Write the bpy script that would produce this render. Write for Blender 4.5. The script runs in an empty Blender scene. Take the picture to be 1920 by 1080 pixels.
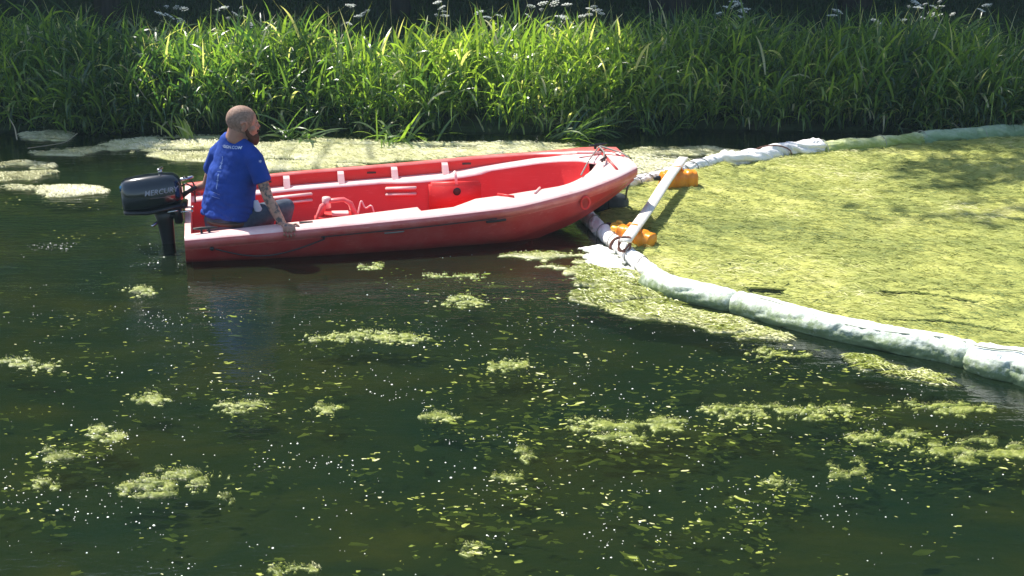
import bpy, bmesh, math, random
import numpy as np
from mathutils import Vector, Matrix, noise as mnoise
from mathutils.bvhtree import BVHTree

rng = np.random.default_rng(7)
random.seed(7)
S = bpy.context.scene
COL = S.collection

# ------------------------------------------------------------------ camera
cam_d = bpy.data.cameras.new('camera')
cam = bpy.data.objects.new('camera', cam_d)
COL.objects.link(cam)
CAM_H, PITCH = 2.7, 17.1
cam.location = (0, 0, CAM_H)
cam.rotation_euler = (math.radians(90 - PITCH), 0, 0)
cam_d.sensor_width = 36
cam_d.lens = 36 * 2500 / 1920
cam_d.clip_end = 2000
S.camera = cam

# ------------------------------------------------------------------ sky + sun
SUN = Vector((-0.40, 0.40, 0.83)).normalized()          # towards the sun
sun_el = math.asin(SUN.z)
sun_az = math.atan2(SUN.x, SUN.y)
W = bpy.data.worlds.new('World')
S.world = W
W.use_nodes = True
nt = W.node_tree
sky = nt.nodes.new('ShaderNodeTexSky')
sky.sky_type = 'NISHITA'
sky.sun_disc = False
sky.sun_elevation = sun_el
sky.sun_rotation = sun_az
sky.air_density = 1.0
sky.dust_density = 1.0
bg = nt.nodes['Background']
bg.inputs['Strength'].default_value = 0.12
nt.links.new(sky.outputs[0], bg.inputs['Color'])
sd = bpy.data.lights.new('sun', 'SUN')
sd.energy = 5.0
sd.angle = math.radians(0.55)
sd.color = (1.0, 0.95, 0.86)
sun = bpy.data.objects.new('sun', sd)
sun.rotation_euler = (-SUN).to_track_quat('-Z', 'Y').to_euler()
COL.objects.link(sun)

S.view_settings.view_transform = 'Standard'
S.view_settings.look = 'None'
S.view_settings.exposure = 0.9
S.view_settings.gamma = 1.0
S.view_settings.use_curve_mapping = False
S.cycles.max_bounces = 6
S.cycles.transmission_bounces = 4
S.cycles.sample_clamp_indirect = 4.0
S.cycles.caustics_reflective = False
S.cycles.caustics_refractive = False

# ------------------------------------------------------------------ helpers
_c, _s = math.cos(math.radians(PITCH)), math.sin(math.radians(PITCH))


def ray(px, py):
    a, b = (px - 960) / 2500, (540 - py) / 2500
    return np.array([a, _c + b * _s, -_s + b * _c])


def gp(px, py, z=0.0):                 # photo pixel -> point of the place at height z
    r = ray(px, py)
    t = (z - CAM_H) / r[2]
    return np.array([0, 0, CAM_H]) + t * r


def yp(px, py, Y):                     # photo pixel -> point of the place at distance Y
    r = ray(px, py)
    return np.array([0, 0, CAM_H]) + r * (Y / r[1])


def tag(o, label=None, cat=None, group=None, kind=None):
    if label: o['label'] = label
    if cat: o['category'] = cat
    if group: o['group'] = group
    if kind: o['kind'] = kind
    return o


def empty(name, loc, label=None, cat=None, group=None, kind=None):
    o = bpy.data.objects.new(name, None)
    o.location = Vector(loc)
    o.empty_display_size = .1
    COL.objects.link(o)
    o['_b'] = 0
    del o['_b']
    BASE[o.name] = np.array(loc, float)
    return tag(o, label, cat, group, kind)


BASE = {}


def link_mesh(name, me, mat, parent=None, base=None, smooth=True):
    """vertices are given in world space; moved into the frame of parent or base"""
    b = BASE[parent.name] if parent is not None else (np.array(base, float) if base is not None else np.zeros(3))
    if np.any(b):
        me.transform(Matrix.Translation(Vector(-b)))
    if smooth:
        me.shade_smooth()
    if mat is not None:
        me.materials.clear()
        me.materials.append(mat)
    o = bpy.data.objects.new(name, me)
    COL.objects.link(o)
    if parent is not None:
        o.parent = parent
    elif base is not None:
        o.location = Vector(b)
    BASE[o.name] = b
    return o


class MB:
    def __init__(s):
        s.v, s.f, s.n = [], [], 0

    def add(s, v, f):
        v = np.asarray(v, float).reshape(-1, 3)
        s.f += [tuple(int(i) + s.n for i in q) for q in f]
        s.v.append(v)
        s.n += len(v)
        return s

    def grid(s, P, flip=False, wrap=False):        # P (n,m,3)
        n, m = P.shape[:2]
        f = []
        for i in range(n - 1):
            for j in range(m if wrap else m - 1):
                k = (j + 1) % m
                q = (i * m + j, i * m + k, (i + 1) * m + k, (i + 1) * m + j)
                f.append(q[::-1] if flip else q)
        return s.add(P.reshape(-1, 3), f)

    def box(s, c, d, M=None):
        c = np.array(c, float)
        d = np.array(d, float) / 2
        sg = np.array([(-1, -1, -1), (1, -1, -1), (1, 1, -1), (-1, 1, -1), (-1, -1, 1), (1, -1, 1), (1, 1, 1), (-1, 1, 1)])
        v = sg * d
        if M is not None: v = v @ np.asarray(M).T
        return s.add(v + c, [(3, 2, 1, 0), (4, 5, 6, 7), (0, 1, 5, 4), (1, 2, 6, 5), (2, 3, 7, 6), (3, 0, 4, 7)])

    def limb(s, pts, ra, rb=None, ref=(0, 0, 1), seg=16, cap=True, power=2.0):
        """tube through pts, half-widths ra along ref and rb across it"""
        P = np.asarray(pts, float)
        n = len(P)
        ra = np.broadcast_to(np.asarray(ra, float), (n,))
        rb = ra if rb is None else np.broadcast_to(np.asarray(rb, float), (n,))
        T = np.gradient(P, axis=0)
        T /= np.linalg.norm(T, axis=1)[:, None] + 1e-12
        th = np.linspace(0, 2 * np.pi, seg, endpoint=False)
        cs, sn = np.cos(th), np.sin(th)
        cs = np.sign(cs) * np.abs(cs) ** (2 / power)
        sn = np.sign(sn) * np.abs(sn) ** (2 / power)
        rings = []

        def ring(p, t, a_, b_):
            a = np.array(ref, float) - np.dot(ref, t) * t
            if np.linalg.norm(a) < 1e-4: a = np.cross(t, (0.3, 1, 0.2))
            a /= np.linalg.norm(a)
            b = np.cross(t, a)
            return p + np.outer(cs * a_, a) + np.outer(sn * b_, b)
        if cap:
            for q in (0.97, .8, .5):
                k = math.sqrt(1 - q * q)
                rings.append(ring(P[0] - T[0] * min(ra[0], rb[0]) * q, T[0], ra[0] * k, rb[0] * k))
        for i in range(n): rings.append(ring(P[i], T[i], ra[i], rb[i]))
        if cap:
            for q in (.5, .8, .97):
                k = math.sqrt(1 - q * q)
                rings.append(ring(P[-1] + T[-1] * min(ra[-1], rb[-1]) * q, T[-1], ra[-1] * k, rb[-1] * k))
        R = np.array(rings)
        s.grid(R, wrap=True)
        m = len(R)
        base = s.n - m * seg
        s.f.append(tuple(base + j for j in range(seg))[::-1])
        s.f.append(tuple(base + (m - 1) * seg + j for j in range(seg)))
        return s

    def tube(s, pts, r, seg=6):
        return s.limb(pts, r, seg=seg, cap=False)

    def ball(s, c, r, ax=None, n=12, m=16, power=1.0):
        """ellipsoid, ax rows are its three axes"""
        ax = np.eye(3) if ax is None else np.asarray(ax, float)
        r = np.broadcast_to(np.asarray(r, float), (3,))
        ph = np.linspace(-math.pi / 2 * .985, math.pi / 2 * .985, n)
        th = np.linspace(0, 2 * np.pi, m, endpoint=False)
        X = np.cos(ph)[:, None] * np.cos(th)
        Y = np.cos(ph)[:, None] * np.sin(th)
        Z = np.repeat(np.sin(ph)[:, None], m, 1)
        L = np.stack([X, Y, Z], -1)
        if power != 1.0: L = np.sign(L) * np.abs(L) ** power
        P = (L * r) @ ax + np.asarray(c)
        s.grid(P, wrap=True)
        b = s.n - n * m
        s.f.append(tuple(b + j for j in range(m))[::-1])
        s.f.append(tuple(b + (n - 1) * m + j for j in range(m)))
        return s

    def mesh(s, name):
        me = bpy.data.meshes.new(name)
        me.from_pydata(np.concatenate(s.v).tolist(), [], s.f)
        me.update()
        return me

    def build(s, name, mat, parent=None, base=None, smooth=True, bevel=0, remesh=0, smoothit=4, fixn=True):
        me = s.mesh(name)
        if fixn:
            bm = bmesh.new(); bm.from_mesh(me)
            bmesh.ops.recalc_face_normals(bm, faces=bm.faces)
            if bevel:
                bmesh.ops.bevel(bm, geom=[e for e in bm.edges if len(e.link_faces) == 2 and e.calc_face_angle(0) > .5], offset=bevel, segments=2, affect='EDGES', clamp_overlap=True)
            bm.to_mesh(me); bm.free()
        if remesh:
            t = bpy.data.objects.new('t', me)
            COL.objects.link(t)
            m = t.modifiers.new('r', 'REMESH'); m.mode = 'VOXEL'; m.voxel_size = remesh
            if smoothit:
                k = t.modifiers.new('s', 'SMOOTH'); k.iterations = smoothit; k.factor = .5
            dg = bpy.context.evaluated_depsgraph_get()
            dg.update()
            me2 = bpy.data.meshes.new_from_object(t.evaluated_get(dg))
            bpy.data.objects.remove(t)
            me = me2
            me.name = name
        return link_mesh(name, me, mat, parent, base, smooth)


def strips(P, width_vec, rnd, name):
    """P (N,k,3) centre lines, width_vec (N,k,3) half widths -> one mesh of ribbons with a per-ribbon attribute"""
    N, k = P.shape[:2]
    V = np.empty((N, k, 2, 3))
    V[:, :, 0] = P - width_vec
    V[:, :, 1] = P + width_vec
    V = V.reshape(-1, 3)
    i = np.arange(N)[:, None] * (k * 2) + np.arange(k - 1)[None] * 2
    F = np.stack([i, i + 1, i + 3, i + 2], -1).reshape(-1, 4)
    me = bpy.data.meshes.new(name)
    me.vertices.add(len(V)); me.vertices.foreach_set('co', V.ravel())
    me.loops.add(F.size); me.loops.foreach_set('vertex_index', F.ravel().astype(np.int32))
    me.polygons.add(len(F)); me.polygons.foreach_set('loop_start', np.arange(0, F.size, 4, dtype=np.int32))
    me.update(calc_edges=True)
    a = me.attributes.new('rnd', 'FLOAT', 'POINT')
    a.data.foreach_set('value', np.repeat(rnd, k * 2).astype(np.float32))
    return me


def fast_mesh(name, V, F, attr=None):
    me = bpy.data.meshes.new(name)
    V = np.ascontiguousarray(V, dtype=np.float32); F = np.ascontiguousarray(F, dtype=np.int32)
    me.vertices.add(len(V)); me.vertices.foreach_set('co', V.ravel())
    me.loops.add(F.size); me.loops.foreach_set('vertex_index', F.ravel())
    me.polygons.add(len(F)); me.polygons.foreach_set('loop_start', np.arange(0, F.size, F.shape[1], dtype=np.int32))
    me.update(calc_edges=True)
    if attr is not None:
        a = me.attributes.new('rnd', 'FLOAT', 'POINT')
        a.data.foreach_set('value', attr.astype(np.float32))
    return me


# cheap vectorised value noise
_T = np.random.default_rng(11).random((256, 256))


def vn(x, y):
    x = np.asarray(x, float); y = np.asarray(y, float)
    xi = np.floor(x).astype(int); yi = np.floor(y).astype(int)
    fx = x - xi; fy = y - yi
    fx = fx * fx * (3 - 2 * fx); fy = fy * fy * (3 - 2 * fy)
    g = lambda a, b: _T[a % 256, b % 256]
    return (g(xi, yi) * (1 - fx) + g(xi + 1, yi) * fx) * (1 - fy) + (g(xi, yi + 1) * (1 - fx) + g(xi + 1, yi + 1) * fx) * fy


def fbm(x, y, o=4):
    r = 0; a = .5; t = 0
    for i in range(o):
        r = r + a * vn(x * 2 ** i + 17 * i, y * 2 ** i + 31 * i); t += a; a *= .5
    return r / t


# ------------------------------------------------------------------ materials
def mat(name, col, rough=.6, spec=.5, trans=0.0, metal=0.0, coat=0.0):
    m = bpy.data.materials.new(name)
    m.use_nodes = True
    n = m.node_tree
    p = n.nodes['Principled BSDF']
    p.inputs['Base Color'].default_value = (*col, 1)
    p.inputs['Roughness'].default_value = rough
    p.inputs['Specular IOR Level'].default_value = spec
    p.inputs['Metallic'].default_value = metal
    p.inputs['Coat Weight'].default_value = coat
    return m


def N(m, t, **k):
    n = m.node_tree.nodes.new(t)
    for a, b in k.items():
        if a in n.inputs.keys() if isinstance(a, str) else False:
            n.inputs[a].default_value = b
        else:
            setattr(n, a, b)
    return n


def L(m, a, b): m.node_tree.links.new(a, b)


def noisecol(m, stops, scale=5, detail=5, rough=.6, coord='Object', stretch=(1, 1, 1), dist=0.0, attr=None):
    """ramp of colours over noise (or over the per-leaf attribute)"""
    p = m.node_tree.nodes['Principled BSDF']
    r = N(m, 'ShaderNodeValToRGB')
    e = r.color_ramp.elements
    while len(e) < len(stops): e.new(.5)
    for q, (pos, c) in zip(e, stops):
        q.position = pos; q.color = (*c, 1)
    if attr:
        a = N(m, 'ShaderNodeAttribute', attribute_name=attr)
        L(m, a.outputs['Fac'], r.inputs[0])
    else:
        tc = N(m, 'ShaderNodeTexCoord')
        mp = N(m, 'ShaderNodeMapping')
        mp.inputs['Scale'].default_value = stretch
        nz = N(m, 'ShaderNodeTexNoise')
        nz.inputs['Scale'].default_value = scale
        nz.inputs['Detail'].default_value = detail
        nz.inputs['Roughness'].default_value = rough
        nz.inputs['Distortion'].default_value = dist
        L(m, tc.outputs[coord], mp.inputs[0]); L(m, mp.outputs[0], nz.inputs['Vector'])
        L(m, nz.outputs['Fac'], r.inputs[0])
    L(m, r.outputs[0], p.inputs['Base Color'])
    return r


def bump(m, scale, strength=.3, dist=.01, detail=4, stretch=(1, 1, 1), coord='Object'):
    p = m.node_tree.nodes['Principled BSDF']
    tc = N(m, 'ShaderNodeTexCoord'); mp = N(m, 'ShaderNodeMapping')
    mp.inputs['Scale'].default_value = stretch
    nz = N(m, 'ShaderNodeTexNoise')
    nz.inputs['Scale'].default_value = scale; nz.inputs['Detail'].default_value = detail
    b = N(m, 'ShaderNodeBump')
    b.inputs['Strength'].default_value = strength; b.inputs['Distance'].default_value = dist
    L(m, tc.outputs[coord], mp.inputs[0]); L(m, mp.outputs[0], nz.inputs['Vector'])
    L(m, nz.outputs['Fac'], b.inputs['Height'])
    old = p.inputs['Normal'].links
    if old: L(m, old[0].from_socket, b.inputs['Normal'])
    L(m, b.outputs[0], p.inputs['Normal'])


def translucent(m, fac, tint=(1.3, 1.5, .5)):
    """leaves let the sun through"""
    n = m.node_tree
    p = n.nodes['Principled BSDF']; out = n.nodes['Material Output']
    tr = N(m, 'ShaderNodeBsdfTranslucent'); mx = N(m, 'ShaderNodeMixShader')
    mx.inputs[0].default_value = fac
    src = p.inputs['Base Color'].links
    if src:
        mul = N(m, 'ShaderNodeMix', data_type='RGBA', blend_type='MULTIPLY')
        mul.inputs[0].default_value = 1
        mul.clamp_result = False
        L(m, src[0].from_socket, mul.inputs[6]); mul.inputs[7].default_value = (*tint, 1)
        L(m, mul.outputs[2], tr.inputs['Color'])
    else:
        c = p.inputs['Base Color'].default_value
        tr.inputs['Color'].default_value = (c[0] * tint[0], c[1] * tint[1], c[2] * tint[2], 1)
    L(m, p.outputs[0], mx.inputs[1]); L(m, tr.outputs[0], mx.inputs[2])
    L(m, mx.outputs[0], out.inputs['Surface'])


M_grass = mat('reed grass leaf', (.05, .1, .02), .30, .8)
noisecol(M_grass, [(0, (.016, .050, .036)), (.3, (.050, .105, .046)), (.6, (.17, .26, .055)), (.93, (.36, .43, .10)), (1, (.56, .52, .36))], attr='rnd')
translucent(M_grass, .5, (1.9, 2.1, .7))
M_lawn = mat('short bank grass', (.04, .08, .02), .55, .4)
noisecol(M_lawn, [(0, (.02, .05, .022)), (1, (.05, .1, .028))], attr='rnd')
translucent(M_lawn, .35)
M_leaf = mat('tree leaf', (.04, .08, .02), .5, .4)
noisecol(M_leaf, [(0, (.012, .032, .014)), (1, (.04, .085, .022))], attr='rnd')
translucent(M_leaf, .3)
M_bark = mat('bark', (.07, .055, .04), .9, .2)
noisecol(M_bark, [(.3, (.022, .022, .022)), (.7, (.07, .065, .055))], 9, stretch=(1, 1, .2)); bump(M_bark, 14, .8, .03, stretch=(1, 1, .15))
M_soil = mat('bank soil', (.04, .035, .02), .95, .2)
noisecol(M_soil, [(.3, (.018, .028, .012)), (.55, (.03, .05, .018)), (.75, (.05, .045, .028))], 1.5, 8); bump(M_soil, 8, .7, .05)
M_umbel = mat('white florets', (.75, .77, .7), .7, .2); translucent(M_umbel, .3, (1, 1, .9))
M_stem = mat('green stem', (.06, .1, .03), .6, .4)
M_straw = mat('dead reed', (.42, .38, .26), .6, .4); translucent(M_straw, .2, (1, 1, .8))

M_algae = mat('yellow green algae', (.3, .34, .05), .75, .25)
noisecol(M_algae, [(.28, (.11, .15, .04)), (.42, (.26, .29, .07)), (.57, (.42, .43, .11)), (.8, (.60, .56, .27))], 1.3, 11, .7, coord='Object', dist=.6)
bump(M_algae, 55, .9, .012, 6, (1, 1.6, 1)); bump(M_algae, 260, .6, .004, 3)
M_filp = mat('pale filaments', (.5, .5, .3), .7, .3)
noisecol(M_filp, [(0, (.30, .30, .13)), (.5, (.58, .57, .34)), (1, (.80, .78, .60))], attr='rnd')
M_fil = mat('algae filaments', (.35, .38, .06), .7, .3)
noisecol(M_fil, [(0, (.11, .15, .035)), (.35, (.27, .30, .075)), (.75, (.46, .47, .14)), (1, (.68, .64, .34))], attr='rnd')
M_scum = mat('pale dried scum', (.5, .5, .3), .8, .2)
noisecol(M_scum, [(.25, (.20, .22, .07)), (.45, (.46, .46, .22)), (.62, (.62, .60, .38)), (.8, (.72, .70, .52))], 4, 9, .7)
bump(M_scum, 60, .9, .012, 6)
M_clump = mat('wet algae clump', (.25, .28, .06), .5, .5)
noisecol(M_clump, [(.3, (.09, .13, .02)), (.55, (.24, .28, .04)), (.75, (.50, .50, .18))], 14, 8, .7)
bump(M_clump, 60, .9, .012, 6)
M_clf = mat('wet filaments', (.3, .3, .1), .4, .5)
noisecol(M_clf, [(0, (.13, .17, .02)), (.55, (.33, .37, .05)), (1, (.78, .76, .44))], attr='rnd')
M_fleck = mat('algae flecks', (.2, .23, .05), .9, .1)
noisecol(M_fleck, [(0, (.06, .09, .02)), (.45, (.16, .20, .035)), (.8, (.32, .35, .07)), (1, (.62, .60, .36))], attr='rnd')
M_bub = mat('bubble', (.85, .87, .82), .12, .8)
M_foam = mat('foam', (.82, .82, .78), .6, .3); noisecol(M_foam, [(.3, (.6, .6, .5)), (.6, (.88, .88, .84))], 30, 6); bump(M_foam, 90, .8, .01)  # foam white that also carries the sun glint on the scum

# murky canal water: silt and drowned weed colour it from below, ripples carry the reflections
M_water = mat('canal water', (.02, .04, .02), 1.0, 0)
noisecol(M_water, [(.30, (.010, .025, .016)), (.50, (.016, .028, .013)), (.64, (.026, .035, .012)), (.8, (.040, .045, .013))], .9, 9, .62, stretch=(1, 1.5, 1), dist=.5)
bump(M_water, 1.6, .12, .06, 3, (.8, 2.2, 1)); bump(M_water, 7, .20, .02, 3, (.8, 2.0, 1)); bump(M_water, 30, .22, .006, 2, (1, 1.8, 1))
pw = M_water.node_tree.nodes['Principled BSDF']
nrm_ = pw.inputs['Normal'].links[0].from_socket
fr_ = N(M_water, 'ShaderNodeFresnel'); fr_.inputs['IOR'].default_value = 1.46
L(M_water, nrm_, fr_.inputs['Normal'])
gl_ = N(M_water, 'ShaderNodeBsdfGlossy'); gl_.inputs['Roughness'].default_value = .05; gl_.inputs['Color'].default_value = (1, 1, 1, 1)
L(M_water, nrm_, gl_.inputs['Normal'])
tp_ = N(M_water, 'ShaderNodeBsdfTransparent'); tp_.inputs['Color'].default_value = (.72, .80, .66, 1)
ma_ = N(M_water, 'ShaderNodeMixShader'); ma_.inputs[0].default_value = .60
mb2 = N(M_water, 'ShaderNodeMixShader')
L(M_water, pw.outputs[0], ma_.inputs[1]); L(M_water, tp_.outputs[0], ma_.inputs[2])
L(M_water, fr_.outputs[0], mb2.inputs[0]); L(M_water, ma_.outputs[0], mb2.inputs[1]); L(M_water, gl_.outputs[0], mb2.inputs[2])
L(M_water, mb2.outputs[0], M_water.node_tree.nodes['Material Output'].inputs['Surface'])


def plastic(name, col, fade, amt=.5, rough=.38, spec=.5, sc=5):
    m = mat(name, col, rough, spec)
    noisecol(m, [(.35, col), (.75, tuple(c * (1 - amt) + f * amt for c, f in zip(col, fade)))], sc, 8, .65)
    bump(m, 40, .15, .004)
    # scratches: thin pale streaks along the surface
    p = m.node_tree.nodes['Principled BSDF']
    tc = N(m, 'ShaderNodeTexCoord'); mp = N(m, 'ShaderNodeMapping'); mp.inputs['Scale'].default_value = (2.2, 30, 42)
    nz = N(m, 'ShaderNodeTexNoise'); nz.inputs['Scale'].default_value = 2.0; nz.inputs['Detail'].default_value = 5
    L(m, tc.outputs['Object'], mp.inputs[0]); L(m, mp.outputs[0], nz.inputs['Vector'])
    rp = N(m, 'ShaderNodeValToRGB'); rp.color_ramp.elements[0].position = .60; rp.color_ramp.elements[1].position = .72
    L(m, nz.outputs['Fac'], rp.inputs[0])
    mx = N(m, 'ShaderNodeMix', data_type='RGBA'); src = p.inputs['Base Color'].links[0].from_socket
    ml = N(m, 'ShaderNodeMath', operation='MULTIPLY'); ml.inputs[1].default_value = .45
    L(m, rp.outputs[0], ml.inputs[0]); L(m, ml.outputs[0], mx.inputs[0]); L(m, src, mx.inputs[6])
    mx.inputs[7].default_value = (*[min(1, f * 1.05 + .04) for f in fade], 1)
    L(m, mx.outputs[2], p.inputs['Base Color'])
    return m


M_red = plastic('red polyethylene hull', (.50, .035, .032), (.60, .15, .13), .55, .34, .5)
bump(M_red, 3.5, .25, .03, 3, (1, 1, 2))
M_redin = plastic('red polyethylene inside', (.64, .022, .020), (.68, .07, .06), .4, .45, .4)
M_redtop = plastic('red deck with sun glare', (.80, .44, .41), (.86, .70, .66), .85, .33, .7, 7)  # sun glare on the boat's tops is put into this pale colour
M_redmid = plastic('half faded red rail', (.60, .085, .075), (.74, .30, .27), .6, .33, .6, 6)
M_dark = mat('dark fitting', (.012, .012, .014), .4, .5)
M_rope = mat('grey rope', (.22, .21, .19), .8, .3); bump(M_rope, 120, .6, .004)
M_darkrope = mat('dark rope', (.05, .04, .04), .8, .3)
M_strap = mat('brown strap', (.16, .07, .05), .7, .3)
M_cowl = mat('black gloss cowl', (.006, .010, .014), .16, .6, coat=.6)
M_cowl2 = mat('blue cowl patch', (.02, .12, .25), .2, .6)
M_print = mat('silver print', (.30, .30, .33), .35, .5)
M_steel = mat('steel', (.6, .6, .6), .25, .5, metal=1)
M_black = mat('black paint', (.008, .009, .011), .3, .5)
M_skin = mat('skin', (.52, .26, .18), .5, .4)
noisecol(M_skin, [(.3, (.36, .17, .12)), (.7, (.50, .28, .20))], 9, 5)
M_skin.node_tree.nodes['Principled BSDF'].inputs['Subsurface Weight'].default_value = .08
M_skin.node_tree.nodes['Principled BSDF'].inputs['Subsurface Scale'].default_value = .01
bump(M_skin, 90, .35, .003)
M_tattoo = mat('tattooed skin', (.3, .2, .16), .5, .4)
noisecol(M_tattoo, [(.42, (.10, .09, .09)), (.52, (.46, .26, .19)), (.8, (.55, .32, .24))], 26, 4, .6)
bump(M_tattoo, 90, .35, .003)
M_beard = mat('reddish beard', (.10, .045, .028), .9, .2); bump(M_beard, 200, .9, .006)
M_hair = mat('shaved hair', (.27, .17, .13), .7, .25)
noisecol(M_hair, [(.35, (.20, .125, .095)), (.65, (.36, .23, .17))], 60, 5, .7); bump(M_hair, 220, .5, .002)
M_shirt = mat('blue cotton', (.012, .045, .40), .85, .25)
noisecol(M_shirt, [(.3, (.012, .045, .25)), (.7, (.018, .066, .36))], 8, 4); bump(M_shirt, 9, .5, .03, 3, (1, 1, .6)); bump(M_shirt, 300, .3, .002)
M_faint = mat('worn print', (.22, .32, .62), .7, .3)
M_white = mat('white print', (.62, .68, .82), .7, .3)
M_jean = mat('grey blue denim', (.10, .13, .19), .85, .2)
noisecol(M_jean, [(.3, (.035, .045, .07)), (.7, (.09, .11, .15))], 14, 6); bump(M_jean, 12, .6, .02)
M_belt = mat('brown leather', (.07, .04, .025), .5, .4)
M_boomw = mat('white boom sleeve', (.8, .8, .78), .6, .3)
M_boomg = mat('algae stained boom', (.6, .65, .5), .7, .3)
M_boomy = mat('greened boom', (.5, .55, .3), .7, .3)
M_wood = mat('weathered white plank', (.74, .70, .64), .7, .3)
noisecol(M_wood, [(.3, (.62, .56, .48)), (.6, (.80, .77, .72))], 12, 6, stretch=(8, 1, 1)); bump(M_wood, 40, .4, .004)
M_orange = plastic('orange plastic', (.78, .20, .008), (.80, .42, .04), .7, .35, .5)
M_yellow = plastic('sunlit orange plastic', (.80, .42, .02), (.80, .60, .15), .7, .35, .5)  # yellow holds the sunlight on the near canister's left end
M_rubber = mat('dark grey rubber', (.035, .042, .046), .55, .4)
noisecol(M_rubber, [(.35, (.02, .025, .028)), (.7, (.09, .10, .10))], 9, 6)


def boom_mat(m, clean, stain, lo, hi, sc=9, veil=.25):
    """algae grows on the sleeve from the waterline up"""
    p = m.node_tree.nodes['Principled BSDF']
    tc = N(m, 'ShaderNodeTexCoord'); sx = N(m, 'ShaderNodeSeparateXYZ')
    L(m, tc.outputs['Object'], sx.inputs[0])
    nz = N(m, 'ShaderNodeTexNoise'); nz.inputs['Scale'].default_value = sc; nz.inputs['Detail'].default_value = 9; nz.inputs['Roughness'].default_value = .72
    L(m, tc.outputs['Object'], nz.inputs['Vector'])
    mr = N(m, 'ShaderNodeMapRange'); mr.inputs['From Min'].default_value = hi; mr.inputs['From Max'].default_value = lo
    L(m, sx.outputs[2], mr.inputs['Value'])
    ad = N(m, 'ShaderNodeMath', operation='MULTIPLY_ADD'); ad.inputs[1].default_value = 2.6; ad.inputs[2].default_value = -1.3
    L(m, nz.outputs['Fac'], ad.inputs[0])
    a2 = N(m, 'ShaderNodeMath', operation='ADD'); L(m, ad.outputs[0], a2.inputs[0]); L(m, mr.outputs[0], a2.inputs[1])
    cl = N(m, 'ShaderNodeMath', operation='MULTIPLY_ADD', use_clamp=True); cl.inputs[1].default_value = 1.0; cl.inputs[2].default_value = veil - .3
    L(m, a2.outputs[0], cl.inputs[0])
    mx = N(m, 'ShaderNodeMix', data_type='RGBA')
    mx.inputs[6].default_value = (*clean, 1); mx.inputs[7].default_value = (*stain, 1)
    L(m, cl.outputs[0], mx.inputs[0]); L(m, mx.outputs[2], p.inputs['Base Color'])
    bump(m, 22, .5, .02, 5)


boom_mat(M_boomw, (.82, .80, .78), (.42, .42, .38), -.02, .05, 14, .22)
boom_mat(M_boomg, (.80, .84, .80), (.20, .26, .13), .03, .14, 16, .42)
boom_mat(M_boomy, (.66, .68, .42), (.28, .34, .09), .03, .15, 7, .62)

M_boomt = mat('teal greened boom', (.5, .6, .5), .7, .3)
boom_mat(M_boomt, (.42, .50, .36), (.20, .30, .16), .03, .15, 7, .62)

# ------------------------------------------------------------------ terrain, water
BANK_Y = 14.75


def bank_edge(x): return BANK_Y + .35 * (fbm(x * .45 + 3, x * 0 + 2, 3) - .5) * 2 - .02 * x


def ground_z(x, y):
    e = bank_edge(x)
    d = y - e
    far = np.where(d < 0, np.maximum(-1.1, d * 1.1), np.minimum(.05 + d * .10, .27 + .008 * np.minimum(d, 12)))
    far = far + .08 * (fbm(x * .7, y * .7) - .5) * (d > 0)
    nearb = np.clip(1.15 * (1.9 - y) / 2.2, -1.1, 1.15)
    z = np.where(y < 5, np.maximum(nearb, -1.1), far)
    roll = np.where(y > 35, (y - 35) * .04, 0)
    return z + np.minimum(roll, 8)


xs = np.unique(np.concatenate([np.linspace(-250, -25, 24), np.linspace(-25, 25, 126), np.linspace(25, 250, 24)]))
ys = np.unique(np.concatenate([np.linspace(-150, -4, 14), np.linspace(-4, 14, 30), np.linspace(14, 20, 60), np.linspace(20, 60, 40), np.linspace(60, 400, 24)]))
X, Y = np.meshgrid(xs, ys, indexing='ij')
g = MB().grid(np.stack([X, Y, ground_z(X, Y)], -1))
o = g.build('ground', M_soil)
tag(o, 'dark earthy canal bank under the reeds and trees', kind='structure')

# ------------------------------------------------------------------ boat frame (fitted position)
YAW, HEEL, TRIM = .223, .072, -.012
BO = np.array([-2.536, 10.041, -.067])
BL = 3.545


def _rz(a): return np.array([[math.cos(a), -math.sin(a), 0], [math.sin(a), math.cos(a), 0], [0, 0, 1]])
def _rx(a): return np.array([[1, 0, 0], [0, math.cos(a), -math.sin(a)], [0, math.sin(a), math.cos(a)]])
def _ry(a): return np.array([[math.cos(a), 0, math.sin(a)], [0, 1, 0], [-math.sin(a), 0, math.cos(a)]])


BM = _rz(YAW) @ _ry(-TRIM) @ _rx(HEEL)


def bw(P): return np.asarray(P, float) @ BM.T + BO


_u = np.array([0, .25, .5, .7, .85, .94, 1.])


def smooth_curve(vals):
    xx = np.linspace(0, 1, 201)
    y = np.interp(xx, _u, vals)
    for _ in range(40):
        y[1:-1] = (y[:-2] + 2 * y[1:-1] + y[2:]) / 4
    return xx * BL, y


_wx, _wy = smooth_curve([.715, .757, .745, .725, .58, .46, .30])
_zx, _zy = smooth_curve([.312, .37, .415, .463, .524, .583, .615])
_kx, _ky = smooth_curve([-.02, -.03, -.03, -.01, .16, .34, .46])
wf = lambda x: np.interp(x, _wx, _wy)
zf = lambda x: np.interp(x, _zx, _zy)
kf = lambda x: np.interp(x, _kx, _ky)

# water: one big sheet with the boat's footprint left out
xsw = np.linspace(.05, 3.0, 24)
foot = [bw((x, -(wf(x) * .80 - .05 - .25 * max(0, x - 2.4)), 0)) for x in xsw] + [bw((x, (wf(x) * .80 - .05 - .25 * max(0, x - 2.4)), 0)) for x in xsw[::-1]]
bm = bmesh.new()


def loop(pts):
    vs = [bm.verts.new((p[0], p[1], 0)) for p in pts]
    return [bm.edges.new((vs[i], vs[(i + 1) % len(vs)])) for i in range(len(vs))]


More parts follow.
